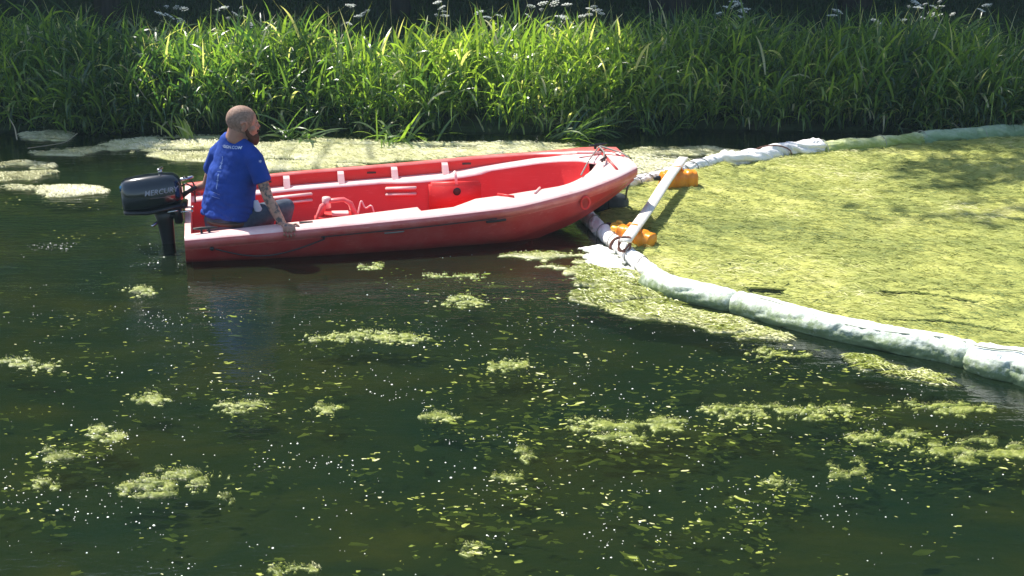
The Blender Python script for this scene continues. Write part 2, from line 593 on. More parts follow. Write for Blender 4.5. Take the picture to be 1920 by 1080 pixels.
e1 = loop([(-240, -2, 0), (240, -2, 0), (240, 18, 0), (-240, 18, 0)])
e2 = loop(foot)
bmesh.ops.triangle_fill(bm, edges=e1 + e2, use_beauty=True)
for f in bm.faces:
    if f.normal.z < 0: f.normal_flip()
me = bpy.data.meshes.new('water'); bm.to_mesh(me); bm.free()
o = link_mesh('water', me, M_water, smooth=False)
tag(o, 'dark green murky canal water', kind='structure')

# the water is so turbid that sight ends a hand below the surface, on suspended silt
g = MB().grid(np.array([[(-60, 4.3, -.13), (-60, 14.6, -.13)], [(60, 4.3, -.13), (60, 14.6, -.13)]]))
M_silt = mat('suspended silt', (.03, .05, .02), 1, 0)
noisecol(M_silt, [(.32, (.010, .028, .018)), (.5, (.022, .036, .015)), (.64, (.044, .054, .016)), (.8, (.07, .078, .020))], 1.1, 8, .65, stretch=(1, 1.6, 1), dist=.8)
o = g.build('silt', M_silt)
tag(o, 'cloudy green silt hanging under the surface', kind='structure')

# ------------------------------------------------------------------ floating algae
ANG = lambda x, y: -.45 + 1.3 * (fbm(x * .35 + 5, y * .35 + 9, 2) - .5) * 2


def pip(px, py, poly):
    ins = np.zeros(px.shape, bool)
    n = len(poly)
    for i in range(n):
        x1, y1 = poly[i]; x2, y2 = poly[(i + 1) % n]
        c = ((y1 > py) != (y2 > py)) & (px < (x2 - x1) * (py - y1) / (y2 - y1 + 1e-12) + x1)
        ins ^= c
    return ins


def sdist(px, py, poly):
    d = np.full(px.shape, 1e9)
    n = len(poly)
    for i in range(n):
        a = np.array(poly[i]); b = np.array(poly[(i + 1) % n]); ab = b - a
        t = np.clip(((px - a[0]) * ab[0] + (py - a[1]) * ab[1]) / (ab @ ab + 1e-12), 0, 1)
        d = np.minimum(d, np.hypot(px - a[0] - t * ab[0], py - a[1] - t * ab[1]))
    return np.where(pip(px, py, poly), d, -d)


def raft(name, poly, cell, material, label, cat='algae', rough=.06, holes=.0, thick=.02, fil=0, filmat=None, kind=None, base=None, group=None, frq=9, filw=1.0, stretch=1.0, cl=False, cracks=0.0):
    poly = [tuple(p[:2]) for p in poly]
    P = np.array(poly)
    lo, hi = P.min(0) - .05, P.max(0) + .05
    gx = np.arange(lo[0], hi[0], cell); gy = np.arange(lo[1], hi[1], cell)
    X, Y = np.meshgrid(gx, gy, indexing='ij')
    d = sdist(X, Y, poly)
    rough = min(rough, float(d.max()) * 1.1)
    edge = (fbm(X * frq * .4 / stretch, Y * frq * .4, 4) - .5) * 2 * rough
    m = d + edge
    a = ANG(X, Y)
    U = X * np.cos(a) + Y * np.sin(a); V = -X * np.sin(a) + Y * np.cos(a)
    if cracks:
        m = np.minimum(m, (fbm(U * 1.1 + 60, V * 6.5 + 20, 4) - cracks + .10 * (fbm(X * .5 + 2, Y * .5, 2) - .5)) * .5)
    if holes:
        m = np.minimum(m, (fbm(X * frq * .25 / stretch + 40, Y * frq * .35 + 7, 4) - holes) * 1.2)
    h = np.clip(m / .06, 0, 1)
    rid = fbm(U * 7, V * 26, 3) * .55 + fbm(U * 1.6 + 3, V * 8, 3) * 1.3 - .45
    z = .003 + thick * h * (.35 + .75 * rid) + thick * .5 * h * (fbm(X * 2, Y * 2, 2) - .3)
    keep = (m[:-1, :-1] > 0) | (m[1:, 1:] > 0) | (m[1:, :-1] > 0) | (m[:-1, 1:] > 0)
    z = np.where(m <= 0, -.006, z)
    idx = -np.ones(X.shape, int)
    i, j = np.nonzero(keep)
    used = np.zeros(X.shape, bool)
    for di in (0, 1):
        for dj in (0, 1): used[i + di, j + dj] = True
    idx[used] = np.arange(used.sum())
    V3 = np.stack([X[used], Y[used], z[used]], -1)
    F = np.stack([idx[i, j], idx[i + 1, j], idx[i + 1, j + 1], idx[i, j + 1]], -1)
    b = P.mean(0) if base is None else base
    me = fast_mesh(name, V3, F)
    o = link_mesh(name, me, material, None, (b[0], b[1], 0))
    tag(o, label, cat, group, kind)
    if fil and len(i):
        q = rng.integers(0, len(i), fil)
        cx = X[i[q], j[q]] + rng.random(fil) * cell; cy = Y[i[q], j[q]] + rng.random(fil) * cell
        cz = z[i[q], j[q]]
        ok = cz > 0
        cx, cy, cz = cx[ok], cy[ok], cz[ok]
        n = len(cx)
        aa = ANG(cx, cy) + rng.normal(0, .35, n)
        ln = rng.uniform(.03, .12, n) * filw; w = rng.uniform(.0012, .0034, n) * filw
        t = np.linspace(-.5, .5, 3)
        lift = np.array([-.003, .012, -.002])
        PP = np.stack([cx[:, None] + np.cos(aa)[:, None] * ln[:, None] * t, cy[:, None] + np.sin(aa)[:, None] * ln[:, None] * t, cz[:, None] + lift * rng.uniform(.2, 1.3, (n, 1)) + .004], -1)
        tilt = rng.normal(0, .5, n)
        WV = np.stack([-np.sin(aa) * np.cos(tilt), np.cos(aa) * np.cos(tilt), np.sin(tilt)], -1)[:, None] * (w[:, None] * np.array([.4, 1, .3]))[..., None]
        big = fbm(cx * 1.3 + 9, cy * 1.3, 3)
        me = strips(PP, WV, np.clip(rng.beta(2, 2.5, n) * .75 + (((fbm(cx * 16, cy * 22, 3) - .5) * 2.2 - .08) if cl else (big - .5) * 1.7 + .10), 0, 1), 'filaments')
        f = link_mesh('filaments', me, filmat or M_fil, o)
        f['kind'] = 'stuff'
    return o


# the big mat held by the boom
near_ax = [(1085, 396), (1112, 424), (1150, 462), (1190, 492), (1225, 528), (1290, 560), (1377, 580), (1517, 620), (1649, 648), (1780, 674), (1846, 695), (1920, 710), (2060, 760), (2300, 860)]
far_ax = [(1150, 362), (1176, 352), (1233, 339), (1310, 316), (1353, 304), (1410, 304), (1470, 292), (1545, 288), (1650, 278), (1725, 269), (1838, 262), (1920, 256), (2040, 247), (2200, 238)]
poly = [gp(*p) for p in near_ax[1:]] + [np.array([9.5, 6.0, 0]), np.array([9.8, 14.2, 0])] + [gp(*p) for p in far_ax[::-1]]
mat_o = raft('algae_mat', poly, .03, M_algae, 'huge bright yellow green algae mat held inside the white booms', rough=.02, thick=.034, cracks=.27, fil=110000, kind='stuff', base=(3, 11))


def pxpoly(pts): return [gp(*p) for p in pts]


def ell(cx, cy, rx, ry, n=18, w=.25, seed=0):
    r_ = random.Random(seed)
    out = []
    ph = r_.random() * 6
    for i in range(n):
        t = 2 * math.pi * i / n
        k = 1 + w * math.sin(2 * t + ph) + w * .6 * math.sin(3 * t + ph * 2) + r_.uniform(-.12, .12)
        out.append(gp(cx + rx * k * math.cos(t), cy - ry * k * math.sin(t)))
    return out


rafts = [
    ('algae_raft', [(-60, 308), (40, 303), (100, 312), (96, 326), (60, 336), (-60, 340)], 'wide pale scum raft at the left edge, upstream of the outboard motor'),
    ('algae_raft', [(-40, 350), (30, 350), (100, 352), (160, 350), (195, 359), (150, 368), (95, 368), (60, 358), (-40, 354)], 'thin pointed scum raft just above and left of the black outboard'),
    ('algae_raft', [(190, 268), (260, 260), (370, 256), (480, 262), (520, 275), (515, 300), (430, 303), (330, 300), (280, 288), (215, 284)], 'broad cream scum raft behind the seated man, below the drooping reeds'),
    ('algae_raft', [(490, 268), (600, 262), (760, 268), (900, 268), (1010, 268), (1090, 274), (1090, 286), (900, 292), (740, 304), (560, 322), (480, 325)], 'long cream scum raft between the red boat and the reeds'),
    ('algae_raft', [(1178, 284), (1215, 278), (1330, 278), (1385, 286), (1330, 300), (1250, 322), (1182, 343)], 'speckled scum raft between the blunt bow and the far boom'),
    ('algae_raft', [(45, 252), (90, 247), (135, 252), (120, 262), (60, 264)], 'small scum raft under the reeds in the far left corner'),
    ('algae_raft', [(60, 286), (110, 280), (200, 278), (150, 291), (65, 295)], 'narrow scum strip between the left edge raft and the cream raft'),
]
for i, (nm, pts, lab) in enumerate(rafts):
    raft(nm, pxpoly(pts), .02, M_scum, lab, rough=.14, thick=.016, fil=4000 if i < 6 else 800, filmat=M_filp, holes=.42 if i in (2, 3) else (.45 if i == 4 else .40), group='pale scum rafts', stretch=3.2, frq=24)

# scum at the near side of the boom, and foam painted with sun glare
raft('scum_drift', pxpoly([(1075, 540), (1090, 500), (1190, 512), (1240, 556), (1330, 590), (1440, 620), (1480, 640), (1380, 632), (1250, 605), (1130, 585), (1060, 565)]), .012, M_scum,
     'yellow green scum drift pressed against the outside of the near boom end', rough=.12, thick=.012, fil=5000, filmat=M_clf, holes=.30, stretch=2, frq=18)
raft('scum_drift', pxpoly([(1600, 672), (1700, 690), (1800, 708), (1846, 722), (1780, 724), (1680, 712), (1600, 690)]), .015, M_scum,
     'grainy pale scum drift below the right half of the near boom', rough=.09, thick=.014, fil=2500, filmat=M_clf, holes=.42, stretch=2, frq=18)
raft('foam_glare', pxpoly([(1092, 466), (1125, 462), (1160, 482), (1205, 520), (1196, 534), (1150, 522), (1105, 500)]), .012, M_foam,
     'foam patch with sun glare painted white under the bow, outside the wrapped boom', 'foam', rough=.09, thick=.02, frq=40)
raft('scum_drift', pxpoly([(930, 480), (1010, 474), (1092, 478), (1100, 500), (1080, 520), (1020, 500)]), .015, M_scum,
     'ragged scum drift in the shade below the bow', rough=.12, thick=.010, holes=.52, stretch=3, frq=50, fil=900, filmat=M_clf, filw=.5)

clumps = [  # px, py, rx, ry, label
    (312, 905, 78, 24, 'largest algae clump in the open water, lower left'),
    (100, 856, 34, 17, 'round pale algae clump near the left edge'),
    (84, 909, 30, 8, 'flat algae clump just below the round one at the left edge'),
    (432, 934, 26, 8, 'crescent of pale algae right of the largest clump'),
    (280, 748, 30, 11, 'small algae clump above the left open water'),
    (204, 812, 26, 16, 'hook shaped algae clump between the round clump and the shore side'),
    (452, 764, 42, 10, 'dull green algae clump under the reflection of the man'),
    (612, 768, 24, 8, 'bright small algae clump right of the reflection of the man'),
    (820, 782, 40, 8, 'elongated algae clump in the middle of the open water'),
    (62, 684, 52, 10, 'long algae streak at the left edge below the motor'),
    (952, 892, 22, 10, 'yellow algae clump at bottom middle'),
    (985, 852, 16, 14, 'tattered algae clump just above the yellow one'),
    (1462, 907, 30, 9, 'solid yellow olive clump alone at lower right'),
    (1240, 796, 38, 14, 'pale peaked algae clump with foam below the boom'),
    (1150, 806, 60, 18, 'spread olive algae clump left of the pale peaked one'),
    (1385, 768, 60, 12, 'broken algae clump right of the pale peaked one'),
    (1520, 775, 120, 10, 'long algae streak leading right from the broken clump'),
    (1660, 822, 70, 11, 'pale algae streak with a blunt left end, lower right'),
    (1860, 845, 110, 24, 'large bright algae raft at the right edge'),
    (1450, 662, 60, 8, 'small cream algae patch between boom and open water'),
    (1600, 885, 45, 14, 'thin submerged algae strand above the solid olive clump'),
    (955, 684, 30, 12, 'frothy algae clump straight below the bow'),
    (870, 566, 42, 7, 'oval cream algae patch below the middle of the hull'),
    (700, 632, 90, 11, 'sparse algae streak below the hull, right of the reflection'),
    (545, 1068, 40, 8, 'algae clump cut by the lower edge of the view'),
    (884, 1030, 24, 9, 'small yellow clump low in the middle'),
    (268, 546, 26, 7, 'small algae clump below the outboard motor'),
    (860, 518, 50, 4, 'thin algae line along the shadow of the hull'),
    (695, 500, 24, 4, 'little bright algae fleck beside the hull bottom'),
    (1780, 765, 90, 10, 'olive algae streak near the right edge'),
]
for i, (cx, cy, rx, ry, lab) in enumerate(clumps):
    long = rx > 50 and ry < 15
    raft('algae_clump', ell(cx, cy, rx, ry, seed=i + 200), .0075, M_clump, lab, rough=.20, thick=.010, frq=(110 if ry < 14 else 75), holes=(.44 if i == 23 else .53 if long else .47), cl=True, fil=int(150 + rx * ry * .7), filmat=M_clf, group='algae clumps on the open water', filw=.24, stretch=1.8)

# small flecks and bubbles scattered on the open water (nobody could count them)
streaks = [(90, 380, 150, 12), (180, 440, 100, 10), (560, 640, 420, 16), (1000, 560, 200, 14), (250, 590, 260, 14), (1250, 800, 260, 40), (1500, 790, 350, 40), (1800, 830, 200, 40), (1350, 700, 300, 20),
           (150, 830, 150, 60), (1200, 960, 500, 90), (850, 820, 250, 12), (650, 870, 250, 25), (100, 940, 120, 50), (1000, 610, 300, 10), (620, 600, 200, 10), (800, 720, 700, 60), (900, 530, 260, 18)]
fx, fy = [], []
for (cx, cy, sx, sy) in streaks:
    n = int(12 + sx * sy / 75)
    fx.append(rng.normal(cx, sx * .55, n)); fy.append(rng.normal(cy, sy * .6, n))
for (cx, cy, rx, ry, _l) in clumps:
    n = int(12 + rx * ry * .05)
    fx.append(rng.normal(cx, rx * .9, n)); fy.append(rng.normal(cy, ry * 1.1 + 2, n))
n = 260
fx.append(rng.uniform(-80, 2000, n)); fy.append(rng.uniform(505, 1120, n))
fx = np.concatenate(fx); fy = np.concatenate(fy)


def outside(fx, fy):
    bl = np.interp(fx, [-100, 340, 345, 1010, 1100, 1225, 1377, 1649, 1846, 1920, 2100], [240, 240, 512, 470, 430, 545, 600, 668, 716, 730, 790])
    return fy > bl


def flakes(name, fx, fy, lab, mu, sg, rmax, zr, lo, hi, thr=(.40, .60)):
    k = outside(fx, fy); fx, fy = fx[k], fy[k]
    cl = fbm(fx * .012, fy * .03, 3); k = cl > rng.uniform(*thr, len(cl)); fx, fy = fx[k], fy[k]
    V, F, A = [], [], []
    for x_, y_ in zip(fx, fy):
        p = gp(x_, y_)
        r0 = min(rng.lognormal(mu, sg), rmax)
        m_ = 9
        t = np.linspace(0, 2 * np.pi, m_, endpoint=False)
        rr = r0 * rng.uniform(.35, 1.3, m_)
        el_ = rng.uniform(1.1, 2.8); a_ = rng.normal(-.1, .5)
        ex, ey = rr * np.cos(t) * el_, rr * np.sin(t)
        b0 = len(V) * (m_ + 1)
        z0 = rng.uniform(*zr)
        vx = p[0] + ex * math.cos(a_) - ey * math.sin(a_); vy = p[1] + ex * math.sin(a_) + ey * math.cos(a_)
        V.append(np.concatenate([np.stack([vx, vy, z0 + rng.uniform(-.2, .2, m_) * r0 * (z0 < 0)], -1), [[p[0], p[1], z0 + r0 * rng.uniform(.05, .4)]]]))
        F += [(b0 + q, b0 + (q + 1) % m_, b0 + m_) for q in range(m_)]
        A.append(np.full(m_ + 1, rng.uniform(lo, hi)) + rng.uniform(-.15, .15, m_ + 1))
    o = link_mesh(name, fast_mesh(name, np.concatenate(V), np.array(F), np.clip(np.concatenate(A), 0, 1)), M_fleck)
    tag(o, lab, 'algae', kind='stuff')


flakes('algae_flecks', fx, fy, 'tiny pale algae flecks scattered over the open water', -5.45, .5, .014, (.001, .002), .35, 1.0)
sx2 = np.concatenate([np.repeat(fx, 1) + rng.normal(0, 30, len(fx)), rng.uniform(-80, 2000, 550), rng.normal(1450, 330, 950)])
sy2 = np.concatenate([np.repeat(fy, 1) + rng.normal(0, 10, len(fx)), rng.uniform(505, 1120, 550), rng.normal(785, 34, 950)])
flakes('sunken_algae', sx2, sy2, 'dim olive algae shreds drifting just under the surface', -4.7, .5, .032, (-.09, -.015), .10, .65, (.40, .62))

bx, by = [], []
for (cx, cy, sx, sy) in streaks + [(60, 905, 60, 40), (230, 880, 160, 50), (1480, 980, 160, 40), (1100, 1000, 120, 50), (1000, 700, 20, 20), (350, 475, 80, 8), (300, 1000, 250, 50), (1650, 700, 200, 60)]:
    n = int(25 + sx * sy / 110)
    bx.append(rng.normal(cx, sx * .6, n)); by.append(rng.normal(cy, sy * .7, n))
bx.append(rng.uniform(-80, 2000, 700)); by.append(rng.uniform(470, 1120, 700))
bx.append(rng.normal(130, 90, 240)); by.append(rng.normal(462, 5, 240))
bx.append(rng.normal(275, 45, 120)); by.append(rng.normal(495, 6, 120))
bx.append(rng.normal(440, 60, 120)); by.append(rng.normal(305, 8, 120))
bx.append(rng.normal(300, 20, 50)); by.append(rng.normal(610, 14, 50))
bx.append(rng.uniform(352, 1000, 260)); by.append(np.interp(bx[-1], [352, 700, 1000], [502, 480, 464]) + np.abs(rng.normal(0, 4, 260)))
bx = np.concatenate(bx); by = np.concatenate(by)
k = outside(bx, by); bx, by = bx[k], by[k]
cl = fbm(bx * .014 + 8, by * .03, 3); k = cl > rng.uniform(.44, .64, len(cl)); bx, by = bx[k], by[k]
oc = np.array([(0, 0, .7), (1, 0, 0), (0, 1, 0), (-1, 0, 0), (0, -1, 0)])
of = np.array([(0, 1, 2), (0, 2, 3), (0, 3, 4), (0, 4, 1)])
P = np.array([gp(a, b) for a, b in zip(bx, by)])
R = np.clip(rng.lognormal(-5.95, .4, len(P)), .0014, .007)
an = rng.uniform(0, 6.3, len(P))
V = oc[None] * R[:, None, None]
V = np.stack([V[..., 0] * np.cos(an)[:, None] - V[..., 1] * np.sin(an)[:, None], V[..., 0] * np.sin(an)[:, None] + V[..., 1] * np.cos(an)[:, None], V[..., 2]], -1) + P[:, None] + [0, 0, .001]
F = (of[None] + (np.arange(len(P)) * 5)[:, None, None]).reshape(-1, 3)
o = link_mesh('bubbles', fast_mesh('bubbles', V.reshape(-1, 3), F), M_bub)
tag(o, 'tiny white bubbles glinting on the open water', 'bubbles', kind='stuff')

# ------------------------------------------------------------------ reeds and grass
def leaves(base, az, L_, w, th0, bend, rnd, name, k=7, twist=None):
    """arching leaves: base (N,3), az direction, th0 angle from the vertical at the root, bend added along the leaf"""
    n = len(base)
    t = np.linspace(0, 1, k)
    th = th0[:, None] + bend[:, None] * t[None] ** 1.5
    ds = L_[:, None] / (k - 1)
    hx = np.cumsum(np.sin(th) * ds, 1) - np.sin(th[:, :1]) * ds
    hz = np.cumsum(np.cos(th) * ds, 1) - np.cos(th[:, :1]) * ds
    P = np.stack([base[:, :1] + hx * np.cos(az)[:, None], base[:, 1:2] + hx * np.sin(az)[:, None], base[:, 2:] + hz], -1)
    P[..., 2] = np.where(P[..., 2] < .012, .012 + (P[..., 2] % .01), P[..., 2])
    prof = np.array([.55, .9, 1, .95, .8, .5, .04]) if k == 7 else np.interp(t, [0, .3, .7, 1], [.6, 1, .8, .04])
    tw = rng.uniform(-.9, .9, n) if twist is None else twist
    side = np.stack([-np.sin(az), np.cos(az), np.zeros(n)], -1)
    nrm = np.stack([np.cos(th) * np.cos(az)[:, None], np.cos(th) * np.sin(az)[:, None], -np.sin(th)], -1)
    WV = (side[:, None] * np.cos(tw)[:, None, None] + nrm * np.sin(tw)[:, None, None]) * (w[:, None] * prof[None])[..., None]
    return strips(P, WV, rnd, name)


# stems of reed sweet-grass, each with its arching leaves
ns = 8600
sx_ = rng.uniform(-8.2, 8.2, ns)
dd = np.abs(rng.gamma(1.5, .75, ns))
dd = np.where(dd > 2.3, rng.uniform(0, 2.3, ns), dd)
e_ = bank_edge(sx_)
sy_ = e_ - .18 + dd
hgt = (.20 + .82 * fbm(sx_ * .8, sy_ * .9 + 3, 3)) * rng.uniform(.75, 1.2, ns)
hgt *= np.interp(dd, [0, .35, .9, 2.3], [.85, 1.15, 1.12, .62])
kk = (fbm(sx_ * 1.5 + 30, sy_ * 1.5, 3) > .40) | (rng.random(ns) < .25)
sx_, sy_, dd, hgt = sx_[kk], sy_[kk], dd[kk], hgt[kk]
ns = len(sx_)
base = np.stack([sx_, sy_, np.maximum(ground_z(sx_, sy_), -.02)], -1)
lean_a = rng.uniform(0, 2 * np.pi, ns); lean_a = np.where(rng.random(ns) < .45, -math.pi / 2 + rng.normal(0, .8, ns), lean_a)
lean = np.abs(rng.normal(.05, .14, ns)) + np.where(dd < .35, .25, 0)
patch = fbm(sx_ * .6 + 11, sy_ * .8, 3)
me = leaves(base, lean_a, hgt, np.full(ns, .0045), lean, rng.uniform(0, .35, ns), np.clip(rng.normal(.35, .12, ns), 0, 1), 'reed_stems', k=5)
nl = 5
rep = np.repeat(np.arange(ns), nl)
fr = np.tile(np.linspace(.18, .96, nl), ns) + rng.normal(0, .06, ns * nl)
fr = np.clip(fr, .05, 1)
lb = base[rep] + np.stack([np.sin(lean[rep]) * np.cos(lean_a[rep]) * hgt[rep] * fr, np.sin(lean[rep]) * np.sin(lean_a[rep]) * hgt[rep] * fr, np.cos(lean[rep]) * hgt[rep] * fr], -1)
m_ = len(rep)
laz = rng.uniform(0, 2 * np.pi, m_); laz = np.where(rng.random(m_) < .35, -math.pi / 2 + rng.normal(.3, .8, m_), laz)
old = rng.random(m_) < .055
lrnd = np.clip(.12 + patch[rep] * .75 + rng.normal(0, .14, m_), 0, .93); lrnd[old] = 1
th0 = rng.uniform(.12, .7, m_); bend = rng.gamma(2.6, .68, m_); bend[fr > .85] *= .5
me2 = leaves(lb, laz, rng.uniform(.25, .58, m_), rng.uniform(.008, .0165, m_), th0, bend, lrnd, 'reed_leaves')
o = link_mesh('reed_leaves', me2, M_grass)
tag(o, 'dense arching green reed leaves along the far bank', 'reeds', kind='stuff')
o = link_mesh('reed_stems', me, M_grass)
tag(o, 'upright green reed stems of the far bank', 'reeds', kind='stuff')

# leaves that hang out over the water
n = 1500
x_ = rng.uniform(-8.2, 8.2, n); x_ = x_[fbm(x_ * 1.2 + 50, x_ * 0, 3) > .42]; n = len(x_)
y_ = bank_edge(x_) + rng.uniform(-.12, .1, n)
b_ = np.stack([x_, y_, rng.uniform(.0, .35, n)], -1)
me = leaves(b_, rng.normal(-math.pi / 2, .9, n), rng.uniform(.3, .7, n), rng.uniform(.008, .016, n), rng.uniform(.3, 1.1, n), rng.gamma(3, .45, n), np.clip(rng.normal(.45, .2, n), 0, 1), 'overhanging_leaves')
o = link_mesh('overhanging_leaves', me, M_grass)
tag(o, 'reed leaves drooping from the bank onto the water', 'reeds', kind='stuff')
# flowering grass stalks standing above the reeds
n = 420
x_ = rng.uniform(-8, 8.2, n); y_ = bank_edge(x_) + rng.uniform(.4, 2.4, n)
b_ = np.stack([x_, y_, ground_z(x_, y_) + .3], -1)
me = leaves(b_, rng.uniform(0, 6.28, n), rng.uniform(.5, .85, n), rng.uniform(.0025, .006, n), rng.uniform(0, .25, n), rng.uniform(.1, .9, n), np.clip(rng.normal(.95, .08, n), 0, 1), 'flowering_stalks')
o = link_mesh('flowering_stalks', me, M_grass)
tag(o, 'thin pale flowering grass stalks above the reeds', 'grass stalks', kind='stuff')

# shorter grass on the bank top
n = 30000
x_ = rng.uniform(-11, 11, n); d_ = rng.uniform(2.2, 12, n) ** 1.0
y_ = bank_edge(x_) + d_
b_ = np.stack([x_, y_, ground_z(x_, y_)], -1)
hl = np.where(d_ < 3.2, rng.uniform(.3, .6, n), rng.uniform(.08, .22, n))
me = leaves(b_, rng.uniform(0, 6.28, n), hl, rng.uniform(.004, .009, n), rng.uniform(.02, .4, n), rng.uniform(.1, 1.2, n), np.clip(fbm(x_, y_) + rng.normal(0, .2, n), 0, 1), 'bank_grass', k=4)
o = link_mesh('bank_grass', me, M_lawn)
tag(o, 'shaded meadow grass behind the reeds', 'grass', kind='stuff')


# leaf clumps: broad small leaves of nettles and herbs between the reeds
def leafcloud(C, size, rnd, name, mat_, parent=None, base=None, per=4, flat=.5):
    n = len(C)
    C = np.repeat(C, per, 0) + rng.normal(0, 1, (n * per, 3)) * np.repeat(size, per)[:, None] * .55
    s_ = np.repeat(size, per) * rng.uniform(.5, 1.1, n * per)
    m = len(C)
    a = rng.normal(0, 1, (m, 3)); a[:, 2] *= flat; a /= np.linalg.norm(a, axis=1)[:, None]
    b = np.cross(a, rng.normal(0, 1, (m, 3))); b /= np.linalg.norm(b, axis=1)[:, None] + 1e-9
    V = np.stack([C - a * s_[:, None] * .5, C + b * s_[:, None] * .22, C + a * s_[:, None] * .5, C - b * s_[:, None] * .22], 1)
    F = np.arange(m * 4).reshape(m, 4)
    return link_mesh(name, fast_mesh(name, V.reshape(-1, 3), F, np.repeat(np.repeat(rnd, per), 4)), mat_, parent, base, smooth=False)


n = 5200
x_ = rng.uniform(-8.2, 8.5, n); x_ = np.where(rng.random(n) < .6, rng.uniform(1.5, 8.5, n), x_)
k = fbm(x_ * .8 + 3, x_ * 0, 3) > .42
x_ = x_[k]; n = len(x_)
d_ = rng.uniform(.25, 3.2, n)
y_ = bank_edge(x_) + d_
z_ = ground_z(x_, y_) + rng.uniform(.1, .95, n) * (.55 + .5 * fbm(x_, y_))
o = leafcloud(np.stack([x_, y_, z_], -1), rng.uniform(.035, .07, n), np.clip(rng.normal(.85, .2, n), 0, 1), 'herb_leaves', M_lawn, per=6)
tag(o, 'small broad herb leaves growing among the reeds', 'herbs', kind='stuff')

# a few single plants one can point at
def tuft(px, py, n, Lr, wr, lab, rnd=.6, spread=.12, cat='reed tuft', lean=(.1, .8), name='reed_tuft', mat_=None, side=None, zb=0.0):
    p = gp(px, py, zb)
    b = np.stack([p[0] + rng.normal(0, spread, n), p[1] + rng.normal(0, spread * .4, n), np.full(n, p[2])], -1)
    az = rng.uniform(0, 6.28, n) if side is None else rng.normal(side, .6, n)
    me = leaves(b, az, rng.uniform(*Lr, n), rng.uniform(*wr, n), rng.uniform(*lean, n), rng.gamma(2, .5, n), np.clip(rng.normal(rnd, .1, n), 0, .99), name)
    o = link_mesh(name, me, mat_ or M_grass, None, p)
    return tag(o, lab, cat, 'single reed tufts at the waterline')


tuft(1790, 243, 26, (.35, .75), (.007, .013), 'bright yellow green reed tuft leaning right behind the far boom', .9, .13, side=.3)
tuft(352, 262, 16, (.18, .38), (.012, .018), 'short yellow iris tuft standing in the scum left of the man', .93, .05, side=2.4, cat='iris tuft', name='iris_tuft')
tuft(560, 262, 30, (.3, .6), (.010, .015), 'glossy drooping leaf fan right of the seated man', .45, .12, lean=(.4, 1.2))
tuft(1065, 262, 40, (.4, .75), (.008, .014), 'big arching reed fan over the water above the boat bow', .45, .16, lean=(.5, 1.1), side=.2)
tuft(1240, 255, 22, (.3, .55), (.007, .012), 'pale drooping reed tuft above the far wrapped boom', .35, .09, lean=(.1, .7))
tuft(205, 250, 24, (.35, .6), (.008, .013), 'silvery reed tuft hanging over the water at far left', .4, .12, lean=(.5, 1.2))
tuft(745, 268, 34, (.35, .65), (.009, .014), 'dense arching reed fan touching the cream scum raft', .55, .16, lean=(.4, 1.1))


def bent_reed(pts, lab, r=.007):
    P = np.array([yp(a, b, Y_) for a, b, Y_ in pts])
    t = np.linspace(0, 1, len(P)); tt = np.linspace(0, 1, 14)
    Q = np.stack([np.interp(tt, t, P[:, i]) for i in range(3)], -1)
    for _ in range(2): Q[1:-1] = (Q[:-2] + 2 * Q[1:-1] + Q[2:]) / 4
    o = MB().tube(Q, np.linspace(r, r * .6, 14), 5).build('bent_reed', M_straw, base=Q[0])
    tag(o, lab, 'reed', 'bent dead reed stalks')


bent_reed([(322, 242, 14.5), (290, 205, 14.5), (262, 170, 14.45), (246, 142, 14.45), (232, 122, 14.4), (222, 122, 14.3)], 'long pale bent reed stalk sloping down left of the man')
bent_reed([(1740, 200, 14.6), (1735, 175, 14.6), (1725, 150, 14.5), (1716, 130, 14.4)], 'pale snapped reed stalk above the far boom at right')
bent_reed([(1890, 210, 14.6), (1876, 190, 14.6), (1862, 170, 14.5)], 'short pale reed stalk at the right edge of the bank', .008)
bent_reed([(1640, 180, 14.7), (1622, 150, 14.6), (1610, 108, 14.6)], 'pale slanting reed stalk in the middle of the right bank', .007)
bent_reed([(145, 250, 14.0), (122, 268, 13.8), (52, 278, 13.2)], 'pale reed lying over the scum at far left', .006)
bent_reed([(32, 262, 13.9), (28, 240, 14.2), (18, 222, 14.4)], 'pale broken reed poking out of the scum at the left edge', .008)


